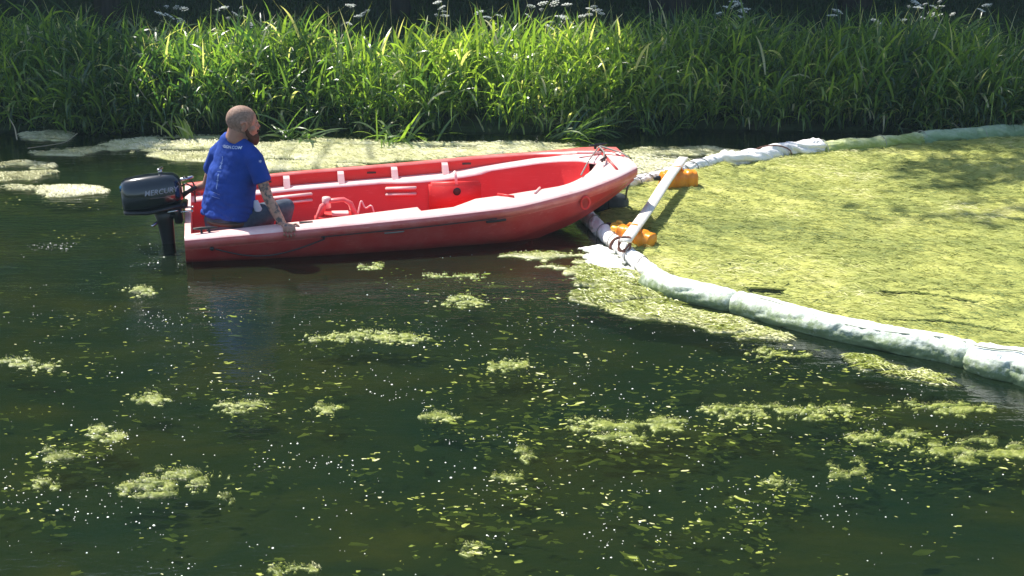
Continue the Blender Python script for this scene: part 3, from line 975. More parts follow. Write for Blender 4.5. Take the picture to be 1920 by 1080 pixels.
# umbel flowers above the reeds
def umbel_plant(px, py, Yd, heads, lab, tall=1.0):
    top = yp(px, py, Yd)
    bz = float(ground_z(np.array([top[0]]), np.array([Yd]))[0])
    root = empty('umbel_plant', (top[0], Yd, bz), lab, 'wildflower', 'white umbel flowers above the reeds')
    m = MB()
    fork = np.array([top[0] + rng.normal(0, .03), Yd, bz + (top[2] - bz) * .62])
    m.tube([(top[0], Yd, bz), (fork + (top[0], Yd, bz)) / 2 + [.02, 0, 0], fork], [.007, .006, .005], 5)
    tops = []
    for k in range(len(heads)):
        hx, hy = heads[k]
        p = yp(hx, hy, Yd + rng.uniform(-.25, .25))
        m.tube([fork + [0, 0, rng.uniform(-.15, .02)], (fork + p) / 2 + [(p[0] - fork[0]) * .25, 0, -.03], p], [.004, .003, .002], 4)
        tops.append(p)
    m.build('stem', M_stem, root)
    for p in tops:
        u = MB(); r0 = rng.uniform(.04, .068)
        tx_, ty_ = rng.normal(0, .25), rng.normal(-.1, .25)
        if rng.random() < .3: r0 *= .6
        for a in range(9):
            for q in ((.35, 1.0), (.85, .8)):
                t = a * 2 * math.pi / 9 + q[0]
                c = p + np.array([math.cos(t) * r0 * q[0], math.sin(t) * r0 * q[0], .012 - .012 * q[0] + r0 * q[0] * (math.cos(t) * tx_ + math.sin(t) * ty_) + rng.normal(0, .003)])
                s_ = r0 * .26
                u.add([c + [s_, 0, 0], c + [0, s_, .002], c + [-s_, 0, 0], c + [0, -s_, .002], c + [0, 0, s_ * .8]], [(0, 1, 4), (1, 2, 4), (2, 3, 4), (3, 0, 4)])
            t = a * 2 * math.pi / 9
            u.add([p - [0, 0, .03], p + [math.cos(t) * r0 * .7 + .001, math.sin(t) * r0 * .7, 0], p + [math.cos(t) * r0 * .7 - .001, math.sin(t) * r0 * .7, 0.001]], [(0, 1, 2)])
        u.build('umbel', M_umbel, root, smooth=False, fixn=False)
    hl_ = 9
    C = np.array([[top[0] + rng.normal(0, .08), Yd + rng.normal(0, .08), bz + rng.uniform(.2, .8) * (top[2] - bz)] for _ in range(hl_)])
    leafcloud(C, rng.uniform(.05, .08, hl_), rng.uniform(.4, 1, hl_), 'foliage', M_lawn, root, per=6)


umb = [
    (335, 18, 17.2, [(312, 12), (330, 14), (345, 17), (318, 31), (340, 42), (336, 36), (300, 26)], 'umbel plant rising furthest left, its heads against the dark trees'),
    (432, 22, 17.0, [(408, 19), (420, 15), (453, 14), (442, 27), (428, 34), (470, 47)], 'umbel plant with broad flat heads above and left of the man'),
    (215, 70, 16.2, [(205, 95), (222, 90), (232, 97), (240, 103), (196, 112)], 'low umbel plant half buried in the dark left reeds'),
    (672, 20, 17.0, [(656, 11), (662, 10), (680, 26), (672, 31), (690, 20), (655, 45)], 'umbel plant above the reeds, first right of the man'),
    (828, 12, 17.3, [(820, 5), (828, 15), (832, 22), (818, 28), (834, 30)], 'slender umbel plant at the top, middle left'),
    (905, 40, 16.6, [(898, 24), (914, 33), (925, 44), (890, 46), (936, 30)], 'small umbel plant in the middle of the reed top'),
    (1010, 18, 17.0, [(996, 12), (1018, 7), (1040, 7), (1063, 9), (990, 30), (1015, 18)], 'umbel plant with a row of heads at the top centre'),
    (1060, 40, 16.6, [(1050, 32), (1058, 33), (1090, 31), (1072, 44), (1034, 42), (1030, 51)], 'umbel plant just below the top centre row'),
    (1112, 20, 16.8, [(1105, 17), (1114, 13), (1120, 20), (1128, 26), (1104, 28)], 'tall narrow umbel plant above the bow of the boat'),
    (1382, 14, 17.2, [(1376, 4), (1380, 10), (1390, 8), (1364, 15), (1392, 22), (1398, 18), (1347, 26), (1386, 32)], 'umbel cluster above the far wrapped boom'),
    (1572, 28, 17.2, [(1566, 20), (1574, 22), (1560, 30)], 'single small umbel plant on the shaded right bank'),
    (1646, 42, 17.0, [(1642, 40), (1646, 48), (1654, 44), (1684, 47)], 'low umbel plant left of the big right cluster'),
    (1745, 15, 17.0, [(1722, 15), (1735, 8), (1750, 13), (1766, 12), (1762, 3), (1748, 28), (1760, 29), (1730, 34), (1694, 38), (1786, 27)], 'biggest umbel cluster, high on the right bank'),
    (1714, 5, 17.4, [(1710, 2), (1718, 6), (1704, 12)], 'thin umbel plant behind the left of the biggest cluster'),
    (1852, 12, 17.0, [(1850, 10), (1857, 9), (1840, 20)], 'umbel plant near the top right corner'),
    (1830, 90, 15.8, [(1815, 82), (1835, 88), (1845, 104), (1860, 108), (1880, 112), (1845, 96)], 'drooping umbel plant hanging over the right bank'),
]
for a in umb: umbel_plant(*a)

# ------------------------------------------------------------------ trees
def lit_keep(P, hit=.75):
    """drop leaves whose shade would fall on the sunlit boat, mats and middle reeds; returns a mask"""
    t = (P[:, 2] - hit) / SUN.z
    gx = P[:, 0] - SUN.x * t; gy = P[:, 1] - SUN.y * t
    n = len(P)
    water = gy < 14.05
    dap = ((gx - 4.3) / .9) ** 2 + ((gy - 12.9) / .5) ** 2 < 1
    dap &= rng.random(n) > .45
    dap |= ((gx - 3.0) / .45) ** 2 + ((gy - 11.0) / .12) ** 2 < 1
    dap |= ((gx - 3.7) / .4) ** 2 + ((gy - 12.2) / .12) ** 2 < 1
    dap |= ((gx - 4.0) / .4) ** 2 + ((gy - 11.4) / .12) ** 2 < 1
    dap |= (gx < -3.9) & (gy > 13.6)
    mid = (gx > -4.3) & (gx < 1.4) & (gy < 17.6)
    spot = (((gx - 4.9) / .45) ** 2 + ((gy - 16.6) / .8) ** 2 < 1) | (((gx - 5.9) / .35) ** 2 + ((gy - 16.6) / .8) ** 2 < 1) | (((gx - 4.0) / .3) ** 2 + ((gy - 16.8) / .7) ** 2 < 1)
    for q in umb:
        ux = yp(q[0], q[1], q[2])[0]
        spot |= (((gx - ux - .19) / .26) ** 2 + ((gy - q[2] + .19) / .26) ** 2 < 1)
    spot |= (gx < -3.7) & (fbm(gx * 1.7, gy * 1.7, 2) > .68)
    p = np.zeros(n)
    p[gy < 17.6] = .25
    p[mid | spot] = .985
    p[water & ~dap] = 1.0
    return rng.random(n) > p


def tree(x, y, h, lab, r0=.28, crown=(2.8, 2.4), crown0=.28, nleaf=3800, seed=0, leaf=.22, reach=0.0):
    bz = float(ground_z(np.array([x]), np.array([y]))[0])
    root = empty('tree', (x, y, bz - .05), lab, 'tree', 'trees behind the canal bank')
    rr = np.random.default_rng(seed)
    m = MB()
    n = 9
    t = np.linspace(0, 1, n)
    tr = np.stack([x + .25 * np.sin(t * 3 + seed), y + .2 * np.sin(t * 2 + seed * 2), bz - .05 + t * h * .8], -1)
    m.limb(tr, np.linspace(r0, r0 * .25, n) * (1 + .5 * np.exp(-t * 14)), seg=10, ref=(1, 0, 0), cap=False)
    C = []
    for b in range(13):
        f = crown0 + (.8 - crown0) * (b + .5) / 13
        p0 = np.array([np.interp(f / .8, t, tr[:, i]) for i in range(3)])
        a = b * 2.4 + seed
        ln = crown[0] * (1.1 - .55 * abs(f - .5)) * rr.uniform(.7, 1.05)
        p1 = p0 + np.array([math.cos(a) * ln * .5, math.sin(a) * ln * .5, ln * .3]); p2 = p0 + np.array([math.cos(a) * ln, math.sin(a) * ln - reach, ln * .45])
        m.tube([p0, p1, p2], [r0 * .3, r0 * .18, .02], 6)
        C += [p1, p2, (p1 + p2) / 2]
    m.build('trunk', M_bark, root)
    C = np.array(C + [np.array([x, y, bz + h * q]) for q in (.75, .85, .93)])
    q = rr.integers(0, len(C), nleaf)
    P = C[q] + rr.normal(0, 1, (nleaf, 3)) * [crown[0] * .26, crown[0] * .26, crown[1] * .26]
    P[:, 1] -= reach * .5 * rr.random(nleaf)
    P = P[P[:, 2] > bz + h * crown0 * .8]
    P = P[lit_keep(P)]
    leafcloud(P, rr.uniform(leaf * .7, leaf * 1.3, len(P)), np.clip(rr.random(len(P)), 0, 1), 'crown', M_leaf, root, per=5)


tree(-10.6, 23.5, 13, 'broad tree standing behind the left end of the reeds', .3, (3.6, 3), .3, 5200, 1, reach=3.0, leaf=.30)
tree(-7.4, 24.2, 14, 'tall tree whose thin trunk shows at the top left', .16, (3.2, 3), .30, 5200, 2, reach=3.4, leaf=.30)
tree(-3.4, 27.5, 15, 'tree behind the bank straight above the seated man', .24, (3.2, 3), .34, 3800, 3)
tree(-2.2, 24.0, 13, 'slender tree with high crown between the umbel flowers', .12, (3.2, 2.8), .34, 5200, 8, reach=3.4, leaf=.30)
tree(.6, 26.6, 15, 'tree behind the umbel flowers in the middle of the bank', .22, (3.2, 3), .36, 4400, 4, reach=2)
tree(3.05, 24.4, 13.5, 'thick trunked tree right of centre at the top of the view', .27, (3.6, 3), .30, 6000, 5, reach=3.4, leaf=.30)
tree(6.4, 25.2, 14, 'tree behind the biggest umbel cluster on the right', .22, (3.4, 3), .30, 4800, 6, reach=3.0, leaf=.30)
tree(9.6, 23.6, 13, 'broad tree behind the top right corner', .3, (3.4, 3), .3, 4200, 7, reach=2)

tree(-6.4, 22.2, 11.5, 'slender tree leaning over the dark left reeds', .12, (3.0, 2.4), .36, 3600, 12, reach=3.2, leaf=.30)
tree(.2, 22.0, 12, 'slender tree just behind the reeds in front of the thick trunk', .10, (2.8, 2.4), .42, 4200, 13, reach=3.0, leaf=.32)

# wood behind, reads as one mass
n = 19000
x_ = rng.uniform(-34, 34, n); y_ = rng.uniform(29, 37, n)
z_ = .4 + rng.random(n) ** .85 * (17 + 5 * fbm(x_ * .2, y_ * .1))
P = np.stack([x_, y_, z_], -1)
P = P[lit_keep(P)]
o = leafcloud(P, rng.uniform(.6, 1.2, len(P)), rng.random(len(P)) * .7, 'woodland', M_leaf, per=4)
tag(o, 'dark dense woodland closing the view behind the bank', 'woodland', kind='stuff')
n = 5000
x_ = rng.uniform(-16, 16, n); y_ = rng.uniform(26.5, 29.5, n)
z_ = .5 + rng.random(n) * (1.2 + 3.2 * fbm(x_ * .5, y_ * .3))
o = leafcloud(np.stack([x_, y_, z_], -1), rng.uniform(.12, .3, n), rng.random(n) * .8, 'undergrowth', M_leaf, per=6)
tag(o, 'dark undergrowth at the foot of the trees', 'bushes', kind='stuff')

# ------------------------------------------------------------------ boat
BB = bw((1.8, 0, -.05)); BB = np.array([BB[0], BB[1], 0.0])
boat = empty('workboat', BB, 'open red plastic workboat with blunt raised bow, heeling towards the viewer', 'boat')
ST = np.unique(np.concatenate([np.linspace(0, BL, 74), [1.735, 1.75, 2.0, 2.2]]))
W_, Z_, K_ = wf(ST), zf(ST), kf(ST)


def section(x, w, z, k, s):
    """outside of the hull from the gunwale edge to the keel on one side s"""
    H_ = z - k
    return [(x, s * w, z - .004), (x, s * (w + .012), z - .02), (x, s * (w + .012), z - .058), (x, s * (w - .008), z - .070), (x, s * (w - .010), z - .082),
            (x, s * (w - .035), z - .37 * H_ - .03), (x, s * (w * .94 - .04), z - .62 * H_), (x, s * (w * .92 - .05), z - .64 * H_), (x, s * w * .78, z - .82 * H_), (x, s * w * .5, k + .03 * H_), (x, 0, k)]


rows = []
for x, w, z, k in zip(ST, W_, Z_, K_):
    a = section(x, w, z, k, -1); b = section(x, w, z, k, 1)
    rows.append(a + b[:-1][::-1])
R = np.array(rows)
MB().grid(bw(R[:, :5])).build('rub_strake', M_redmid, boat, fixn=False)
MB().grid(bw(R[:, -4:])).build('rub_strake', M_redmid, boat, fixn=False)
hull = MB(); hull.grid(bw(R[:, 4:-3]))
n_, m_ = R.shape[:2]
# transom and blunt stem closed by fans
for row in (0, n_ - 1):
    c = R[row].mean(0); b0 = hull.n
    hull.add(bw(np.vstack([R[row], [[c[0], 0, R[row][0][2]]]])), [(j, j + 1, m_) for j in range(m_ - 1)])
hull.build('hull', M_red, boat)

# transom wall with thickness
tr = MB()
zt = zf(0)
Tt = .045
pts = [(-.69, zt), (-.33, zt), (-.28, zt - .03), (.05, zt - .03), (.10, zt), (.69, zt)]
top = np.array([[(.0, v, z) for v, z in pts], [(Tt, v, z) for v, z in pts]]) + [0, 0, .004]
low = top.copy(); low[..., 2] = -.02
tr.grid(bw(top)); tr.grid(bw(np.stack([top[1], low[1]]))); tr.grid(bw(np.stack([low[0], top[0]])) + [0, 0, 0])
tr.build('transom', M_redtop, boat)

# decks ------------------------------------------------
COCK0, COCK1 = 2.88, 3.27


def round_front(x):
    return np.sqrt(np.clip(1 - ((x - COCK0) / (COCK1 - COCK0)) ** 2, 0, 1)) if x > COCK0 else 1.0


def near_in(x):
    d = np.interp(x, [0, .5, 1.0, 1.3, 1.735, 1.75, 2.0, 2.2, 2.35, 2.55, COCK0], [.12, .16, .19, .22, .26, .16, .165, .30, .31, .30, .22])
    return max((wf(x) - d), 0) * round_front(x)


def far_in(x):
    d = np.interp(x, [0, 1.0, 1.62, 1.78, 1.95, 2.45, 2.5, COCK0], [.20, .20, .20, .24, .26, .26, .21, .21])
    return max((wf(x) - d), 0) * round_front(x)


def drop(x): return np.interp(x, [0, 2.1, 2.3, 2.75, 3.2], [.085, .09, .08, .04, .0])


nd = []
for x in ST:
    w, z, vi = wf(x), zf(x), near_in(x)
    nd.append([(x, -w, z - .004), (x, -w + .015, z + .010), (x, -(w * .7 + vi * .3), z + .016), (x, -(w * .25 + vi * .75), z + .014), (x, -vi - .01, z + .008), (x, -vi, z - .012)])
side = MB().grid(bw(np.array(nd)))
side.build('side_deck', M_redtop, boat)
# shaded edge of the deck: rest of the inside wall down to the floor
FL = .02
liner = MB()
nw, fw = [], []
for x in ST:
    z, vi = zf(x), near_in(x)
    if x > COCK1 + .03: continue
    fz = max(FL, kf(x) + .04)
    nw.append([(x, -vi, z - .012), (x, -max(vi - .02, 0), z - .05), (x, -max(vi - .05, 0), fz + .03), (x, -max(vi - .10, 0), fz), (x, 0, fz)])
liner.grid(bw(np.array(nw)))
fd, rail, rin = [], [], []
for x in ST:
    w, z, vi, dr = wf(x), zf(x), far_in(x), drop(x)
    ri = max(w - .065, vi)
    if x > 2.9: ri = max(w - .065 - (x - 2.9) * .3, vi)
    rail.append([(x, w, z - .004), (x, w - .012, z + .012), (x, ri + .012, z + .012), (x, ri, z - .002)])
    rin.append([(x, ri, z - .002), (x, ri - .01, z - dr)])
    fd.append([(x, max(ri - .01, vi), z - dr), (x, (ri + vi) / 2, z - dr + .004), (x, vi + .008, z - dr), (x, vi, z - dr - .015)])
    if x > COCK1 + .03: continue
    fz = max(FL, kf(x) + .04)
    fw.append([(x, vi, z - dr - .015), (x, max(vi - .02, 0), z - dr - .05), (x, max(vi - .05, 0), fz + .03), (x, max(vi - .10, 0), fz), (x, 0, fz)])
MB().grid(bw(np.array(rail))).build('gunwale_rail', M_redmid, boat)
liner.grid(bw(np.array(rin))); liner.grid(bw(np.array(fw)))
# the front of the cockpit
i0 = [x for x in ST if x >= COCK0]
liner.build('cockpit_liner', M_redin, boat)
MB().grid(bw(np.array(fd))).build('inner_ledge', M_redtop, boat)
# dividers of the pockets under the far rail
for x in (.39, .82, 1.27, 1.72, 2.15):
    w, z, dr = wf(x), zf(x), drop(x)
    ri = w - .066
    d = MB()
    pr = [(ri, z - .003), (ri - .035, z - .02), (ri - .10, z - dr + .004), (ri, z - dr + .004)]
    V = [(x - .026, v, q) for v, q in pr] + [(x + .026, v, q) for v, q in pr]
    d.add(bw(V), [(0, 1, 2, 3), (7, 6, 5, 4), (0, 4, 5, 1), (1, 5, 6, 2), (2, 6, 7, 3)])
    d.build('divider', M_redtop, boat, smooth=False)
for x in (.66, 1.53, 2.34):
    w, z, dr = wf(x), zf(x), drop(x)
    MB().box(bw((x, w - .071, z - dr * .42)), (.075, .006, .016), BM).build('drain_slot', M_dark, boat, smooth=False)

# bench aft (the man sits on it), ribs and bulge of the far wall
be = MB().box(bw((.36, 0, .18)), (.42, 1.10, .07), BM)
be.box(bw((.36, 0, .09)), (.36, .96, .12), BM)
be.build('stern_bench', M_redin, boat, bevel=.012)
for x0, x1, dz in ((.62, 1.02, 0), (.62, 1.02, 1), (1.62, 1.88, 0), (1.62, 1.88, 1)):
    xm = (x0 + x1) / 2
    vi, z, dr = far_in(xm), zf(xm), drop(xm)
    ya = math.atan2(far_in(x1) - far_in(x0), x1 - x0); sl = math.atan2(zf(x1) - zf(x0), x1 - x0)
    MB().box(bw((xm, vi - .035 - .004 * dz, z - dr - .045 - .05 * dz)), (x1 - x0, .045, .018), BM @ _rz(ya) @ _ry(-sl)).build('grip_ridge', M_redtop, boat, bevel=.005)
bl = MB()
for x0, x1 in ((1.98, 2.42),):
    xm = (x0 + x1) / 2
    vi, z, dr = far_in(xm), zf(xm), drop(xm)
    bl.box(bw((xm, vi - .03, (z - dr - .03 + FL) / 2)), (x1 - x0, .10, z - dr - .03 - FL), BM)
bl.build('wall_box', M_redin, boat, bevel=.02)
mb_ = MB(); mb_.ball(bw((2.21, far_in(2.2) - .083, zf(2.2) - drop(2.2) - .10)), (.034, .012, .034), np.eye(3) @ BM.T)
mb_.build('drain_plug', M_dark, boat)
pl_ = MB(); pl_.tube([bw((2.20, far_in(2.2) - .02, zf(2.2) - drop(2.2) + .06)), bw((2.205, far_in(2.2) - .055, zf(2.2) - drop(2.2) + .0)), bw((2.21, far_in(2.2) - .06, zf(2.2) - drop(2.2) - .05))], .012, 6)
pl_.build('lashing', M_redtop, boat)
# midship cross step that shows as a low wall
ms = MB().box(bw((2.66, 0, .10)), (.05, .72, .17), BM)
ms.build('cross_rib', M_redin, boat, bevel=.01)
# slanting joints on the near deck
for x, dx in ((2.38, .10), (2.72, -.07)):
    z = zf(x)
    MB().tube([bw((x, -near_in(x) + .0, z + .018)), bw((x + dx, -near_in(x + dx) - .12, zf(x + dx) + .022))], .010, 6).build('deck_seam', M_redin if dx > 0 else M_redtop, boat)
for x in (.88,):
    MB().box(bw((x, -near_in(x) - .07, zf(x) + .016)), (.10, .035, .006), BM).build('deck_slot', M_dark, boat, smooth=False)

# bow: recessed triangle, its lip, cleats and rope
z = zf(3.45)
bo = MB().box(bw((3.39, .0, zf(3.39) + .012)), (.020, .62, .022), BM @ _rz(-.05))
bo.build('bow_step', M_red, boat, bevel=.004)
bo = MB().box(bw((3.34, .22, zf(3.34) + .02)), (.30, .03, .02), BM @ _rz(-.16))
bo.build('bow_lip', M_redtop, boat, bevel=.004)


def cleat(P, ang=0.0, s=1.0):
    Mx = BM @ _rz(ang)
    c = MB()
    for d in (-.025, .025): c.box(np.array(P) + Mx @ np.array([d * s, 0, .012 * s]), (.014 * s, .018 * s, .024 * s), Mx)
    c.limb([np.array(P) + Mx @ np.array([q * s, 0, .03 * s]) for q in (-.075, -.03, .03, .075)], [.006 * s, .011 * s, .011 * s, .006 * s], seg=8)
    return c.build('cleat', M_dark, boat)


cleat(bw((.15, -.63, zf(.15) + .014)), .05, 1.1)
cleat(bw((3.39, .30, zf(3.39) + .024)), .3, 1.1)
cleat(bw((3.32, -.10, zf(3.4) + .024)), .8, .8)


def rope(P, r, m_=M_rope, name='rope', parent=boat, base=None):
    P = np.array(P, float)
    t = np.linspace(0, 1, len(P)); tt = np.linspace(0, 1, len(P) * 5)
    Q = np.stack([np.interp(tt, t, P[:, i]) for i in range(3)], -1)
    for _ in range(3): Q[1:-1] = (Q[:-2] + 2 * Q[1:-1] + Q[2:]) / 4
    return MB().limb(Q, r, seg=6).build(name, m_, parent, base)


rope([bw((3.32, -.10, zf(3.4) + .045)), bw((3.39, .10, zf(3.45) + .04)), bw((3.39, .30, zf(3.39) + .05)), bw((3.46, .2, zf(3.5) + .03)), bw((BL + .005, -.05, zf(3.6) + .03)), bw((BL + .03, -.08, zf(3.6) - .08)), bw((BL + .03, -.08, zf(3.6) - .16))], .008, name='bow_rope')
rope([bw((3.08, -.30, zf(3.1) + .03)), bw((3.22, -.02, zf(3.3) + .03)), bw((3.39, .28, zf(3.39) + .045))], .006, M_rope, 'bow_rope')
# side line, hand grips and the sagging stern line
P = []
for x in np.linspace(.98, 2.30, 9): P.append(bw((x, -(wf(x) + .018), zf(x) - .066)))
rope(P, .0042, M_darkrope, 'side_line')
for x in (1.52, 2.30):
    a, b = bw((x - .07, -(wf(x - .07) + .014), zf(x - .07) - .085)), bw((x + .07, -(wf(x + .07) + .014), zf(x + .07) - .085))
    MB().limb([a, (a + b) / 2 + [0, -.008, 0], b], .010 if x > 2 else .006, seg=8).build('hand_grip', M_darkrope if x > 2 else M_rope, boat)
x0 = .30
P = [bw((x, -(wf(x) + .004 - .0), zf(x) - .085 - .10 * math.sin(math.pi * (x - .22) / .78) * (1 - .35 * (x - .22)))) for x in np.linspace(.22, 1.0, 9)]
P = [p + BM @ np.array([0, -.012, 0]) for p in P]
rope(P, .0055, M_darkrope, 'side_line')
for x, q, r_ in ((.19, -.085, .016), (1.0, -.075, .012)):
    MB().ball(bw((x, -(wf(x) - .004), zf(x) + q)), (r_, .014, r_), BM.T).build('rope_eye', M_dark, boat)
# ring at the bow flank
c0 = bw((3.04, -(wf(3.04) + .005), zf(3.04) - .10))
rg = [c0 + BM @ np.array([.035 * math.cos(t), -.018, .05 * math.sin(t)]) for t in np.linspace(0, 2 * math.pi, 13)]
MB().limb(rg, .011, seg=7).build('tow_ring', M_redin, boat)

# ------------------------------------------------------------------ red fuel can
fc = bw((1.17, -.05, FL))
can = empty('fuel_can', fc, 'red plastic fuel can with a moulded handle lying in the boat', 'fuel can')
Fm = BM @ _rz(-.05)


def fl(p): return fc + Fm @ (np.array(p, float) * [1, 1, 1.5])


c = MB(); c.box(fl((0, 0, .075)), (.36, .22, .225), Fm); c.build('body', M_redin, can, bevel=.03)
c = MB()
c.limb([fl((-.15, 0, .13)), fl((-.115, 0, .195)), fl((-.07, 0, .225)), fl((.05, 0, .232)), fl((.10, 0, .21)), fl((.145, 0, .13))], [.03, .028, .02, .018, .022, .026], [.05, .045, .03, .028, .035, .045], ref=(0, 0, 1), seg=12)
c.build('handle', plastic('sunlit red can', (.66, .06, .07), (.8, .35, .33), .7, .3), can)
c = MB(); c.limb([fl((-.085, 0, .19)), fl((-.085, 0, .245))], [.035, .033], seg=14, cap=False); c.build('cap', M_redtop, can)
c = MB(); c.box(fl((.02, -.01, .158)), (.13, .10, .012), Fm); c.build('label', M_redtop, can, smooth=False)
rope([fl((.16, 0, .15)), fl((.19, .05, .22)), fl((.22, .02, .17)), fl((.27, 0, .20)), fl((.30, -.03, .12))], .007, M_redtop, 'fuel_hose', can)

# ------------------------------------------------------------------ outboard motor
ob = np.array([yp(322, 400, 9.95)[0], 9.95, 0.0])
motor = empty('outboard_motor', ob, 'black outboard motor clamped to the stern of the red boat', 'outboard motor')
OX = np.array([math.cos(.20), math.sin(.20), .045]); OX /= np.linalg.norm(OX)   # forward, towards the boat
OZ = np.array([-.045, 0, 1.0]); OZ -= OZ.dot(OX) * OX; OZ /= np.linalg.norm(OZ)
OY = np.cross(OZ, OX)
OM = np.stack([OX, OY, OZ], 1)
oc0 = yp(288, 362, 9.95)


def om(p): return oc0 + OM @ np.array(p, float)


# cowl: superellipse slices along the length
xs_ = np.array([-.235, -.225, -.19, -.12, -.02, .08, .16, .20, .215])
zt_ = np.array([.085, .115, .132, .142, .150, .152, .145, .12, .095])
zb_ = np.array([-.10, -.125, -.135, -.13, -.118, -.105, -.095, -.08, -.06])
hw_ = np.array([.075, .10, .125, .14, .145, .14, .125, .105, .08])
sl_ = []
th = np.linspace(0, 2 * np.pi, 32, endpoint=False)
for x, a, b, w in zip(xs_, zt_, zb_, hw_):
    cs, sn = np.cos(th), np.sin(th)
    cs = np.sign(cs) * np.abs(cs) ** .6; sn = np.sign(sn) * np.abs(sn) ** .55
    zz = (a + b) / 2 + (a - b) / 2 * sn
    wt = w * np.interp(zz, [b, (a + b) / 2, a], [.92, 1.02, .78])
    sl_.append([om((x + .02 * (zz_ - 0) / .1 * 0, wv, z_)) for zz_, wv, z_ in zip(zz, cs * wt, zz)])
cw = MB(); cw.grid(np.array(sl_), wrap=True)
for k_ in (0, len(xs_) - 1):
    cw.f.append(tuple(k_ * 32 + j for j in range(32)))
cowl = cw.build('cowl', M_cowl, motor)
mz = MB()
mz.limb([om((-.215, 0, -.118)), om((-.05, 0, -.125)), om((.19, 0, -.095))], [.022] * 3, [.115, .148, .12], ref=OZ, seg=20, power=3)
mz.build('lower_cowl', M_black, motor)
mz = MB(); mz.box(om((-.222, 0, .065)), (.03, .16, .05), OM); mz.build('vent', M_cowl2, motor, bevel=.008)
mz = MB()
mz.limb([om((.07, -.02, .15)), om((.072, -.02, .185))], [.018, .014], seg=10, cap=False)
mz.limb([om((.06, -.05, .185)), om((.085, .01, .190))], [.010, .010], seg=8)
mz.build('starter_grip', M_steel, motor)
mz = MB()
mz.limb([om((.055, 0, -.11)), om((.06, 0, -.22)), om((.065, 0, -.40)), om((.07, 0, -.60))], [.085, .062, .05, .045], [.065, .045, .035, .03], ref=OX, seg=16, cap=False, power=2.6)
mz.build('leg', M_black, motor)
mz = MB(); mz.limb([om((-.02, 0, -.50)), om((.15, 0, -.50))], [.008, .008], [.07, .07], ref=OZ, seg=12); mz.build('cavitation_plate', M_black, motor)
mz = MB(); mz.limb([om((-.03, 0, -.62)), om((.10, 0, -.62)), om((.17, 0, -.62))], [.035, .04, .02], seg=12); mz.build('gearcase', M_black, motor)
for a in (0, 2.09, 4.19):
    d_ = np.array([0, math.cos(a), math.sin(a)])
    mz = MB(); mz.limb([om((-.055, 0, -.62)), om(np.array((-.06, 0, -.62)) + d_ * .05), om(np.array((-.065, 0, -.62)) + d_ * .10)], [.012, .028, .018], [.004, .004, .003], ref=np.cross(OM @ d_, OX) + OX * .6, seg=8)
    mz.build('propeller_blade', M_steel, motor)
cl_ = MB()
cl_.box(om((.165, 0, -.16)), (.06, .16, .16), OM); cl_.box(om((.215, 0, -.10)), (.06, .20, .03), OM)
cl_.box(om((.12, 0, -.18)), (.08, .09, .05), OM)
cl_.build('clamp_bracket', M_black, motor, bevel=.008)
for s_ in (-.07, .07):
    c = MB(); c.limb([om((.19, s_, -.15)), om((.27, s_, -.15))], [.009, .009], seg=8); c.box(om((.275, s_, -.15)), (.012, .055, .014), OM)
    c.build('clamp_screw', M_steel, motor)
c = MB(); c.limb([om((-.0, -.055, -.22)), om((-.03, -.08, -.235))], [.012, .014], seg=8); c.build('tilt_knob', M_steel, motor)
c = MB(); c.limb([om((.10, -.10, -.135)), om((.16, -.10, -.13))], [.010, .010], seg=8); c.build('latch', M_steel, motor)
ti = MB()
lh = yp(366, 352, 9.98)
ti.limb([om((.18, 0, -.06)), (om((.2, 0, -.04)) * .5 + lh * .5), lh], [.02, .016, .017], seg=10)
ti.build('tiller', M_black, motor)
for k_ in range(3):
    y1 = -.06 + k_ * .035
    rope([om((.20, y1, -.02 + k_ * .05)), om((.25, y1 - .04, .02 + k_ * .05)), om((.31, y1 + .02, -.02 + .03 * k_)), om((.30, y1 + .06, -.10))], .006, M_dark, 'cable', motor)
c = MB(); c.limb([om((.22, -.02, .09)), om((.30, -.0, .10))], [.013, .011], seg=8); c.build('cable_clip', M_steel, motor)


def project_text(txt, size, origin, right, up, target, off, m_, parent, name, ext=.0012, spacing=1.0, shear=0.0, dirn=None):
    cu = bpy.data.curves.new('t', 'FONT'); cu.body = txt; cu.size = size; cu.align_x = 'CENTER'; cu.space_character = spacing; cu.shear = shear
    cu.offset = size * .012
    cu.resolution_u = 3
    t = bpy.data.objects.new('t', cu); COL.objects.link(t)
    dg = bpy.context.evaluated_depsgraph_get(); dg.update()
    me = bpy.data.meshes.new_from_object(t.evaluated_get(dg)); bpy.data.objects.remove(t)
    bm = bmesh.new(); bm.from_mesh(me)
    bmesh.ops.triangulate(bm, faces=bm.faces)
    bmesh.ops.subdivide_edges(bm, edges=[e for e in bm.edges if e.calc_length() > size * .25], cuts=2)
    bm2 = bmesh.new(); bm2.from_mesh(target.data); bt = BVHTree.FromBMesh(bm2); tb = Vector(BASE[target.name])
    nrm = np.cross(right, up) if dirn is None else dirn
    nrm = nrm / np.linalg.norm(nrm)
    last = 0
    for v in bm.verts:
        p = origin + right * v.co.x + up * v.co.y
        hit = bt.ray_cast(Vector(p + nrm * .25) - tb, Vector(-nrm))
        if hit[0] is not None:
            q = np.array(hit[0] + tb) + nrm * off; last = np.dot(q - p, nrm)
        else:
            q = p + nrm * last
        v.co = Vector(q)
    bm.to_mesh(me); bm.free(); bm2.free()
    return link_mesh(name, me, m_, parent, smooth=False)


project_text('MERCURY', .054, om((.065, -.2, .018)), OX + OZ * .05, OZ, cowl, .002, M_print, motor, 'lettering', spacing=1.02, shear=.2)
st = MB()
project_text('\u2014\u2014\u2014', .05, om((.055, -.2, -.022)), OX + OZ * .03, OZ, cowl, .002, mat('dull stripe', (.16, .13, .14), .4), motor, 'stripe', shear=.2)

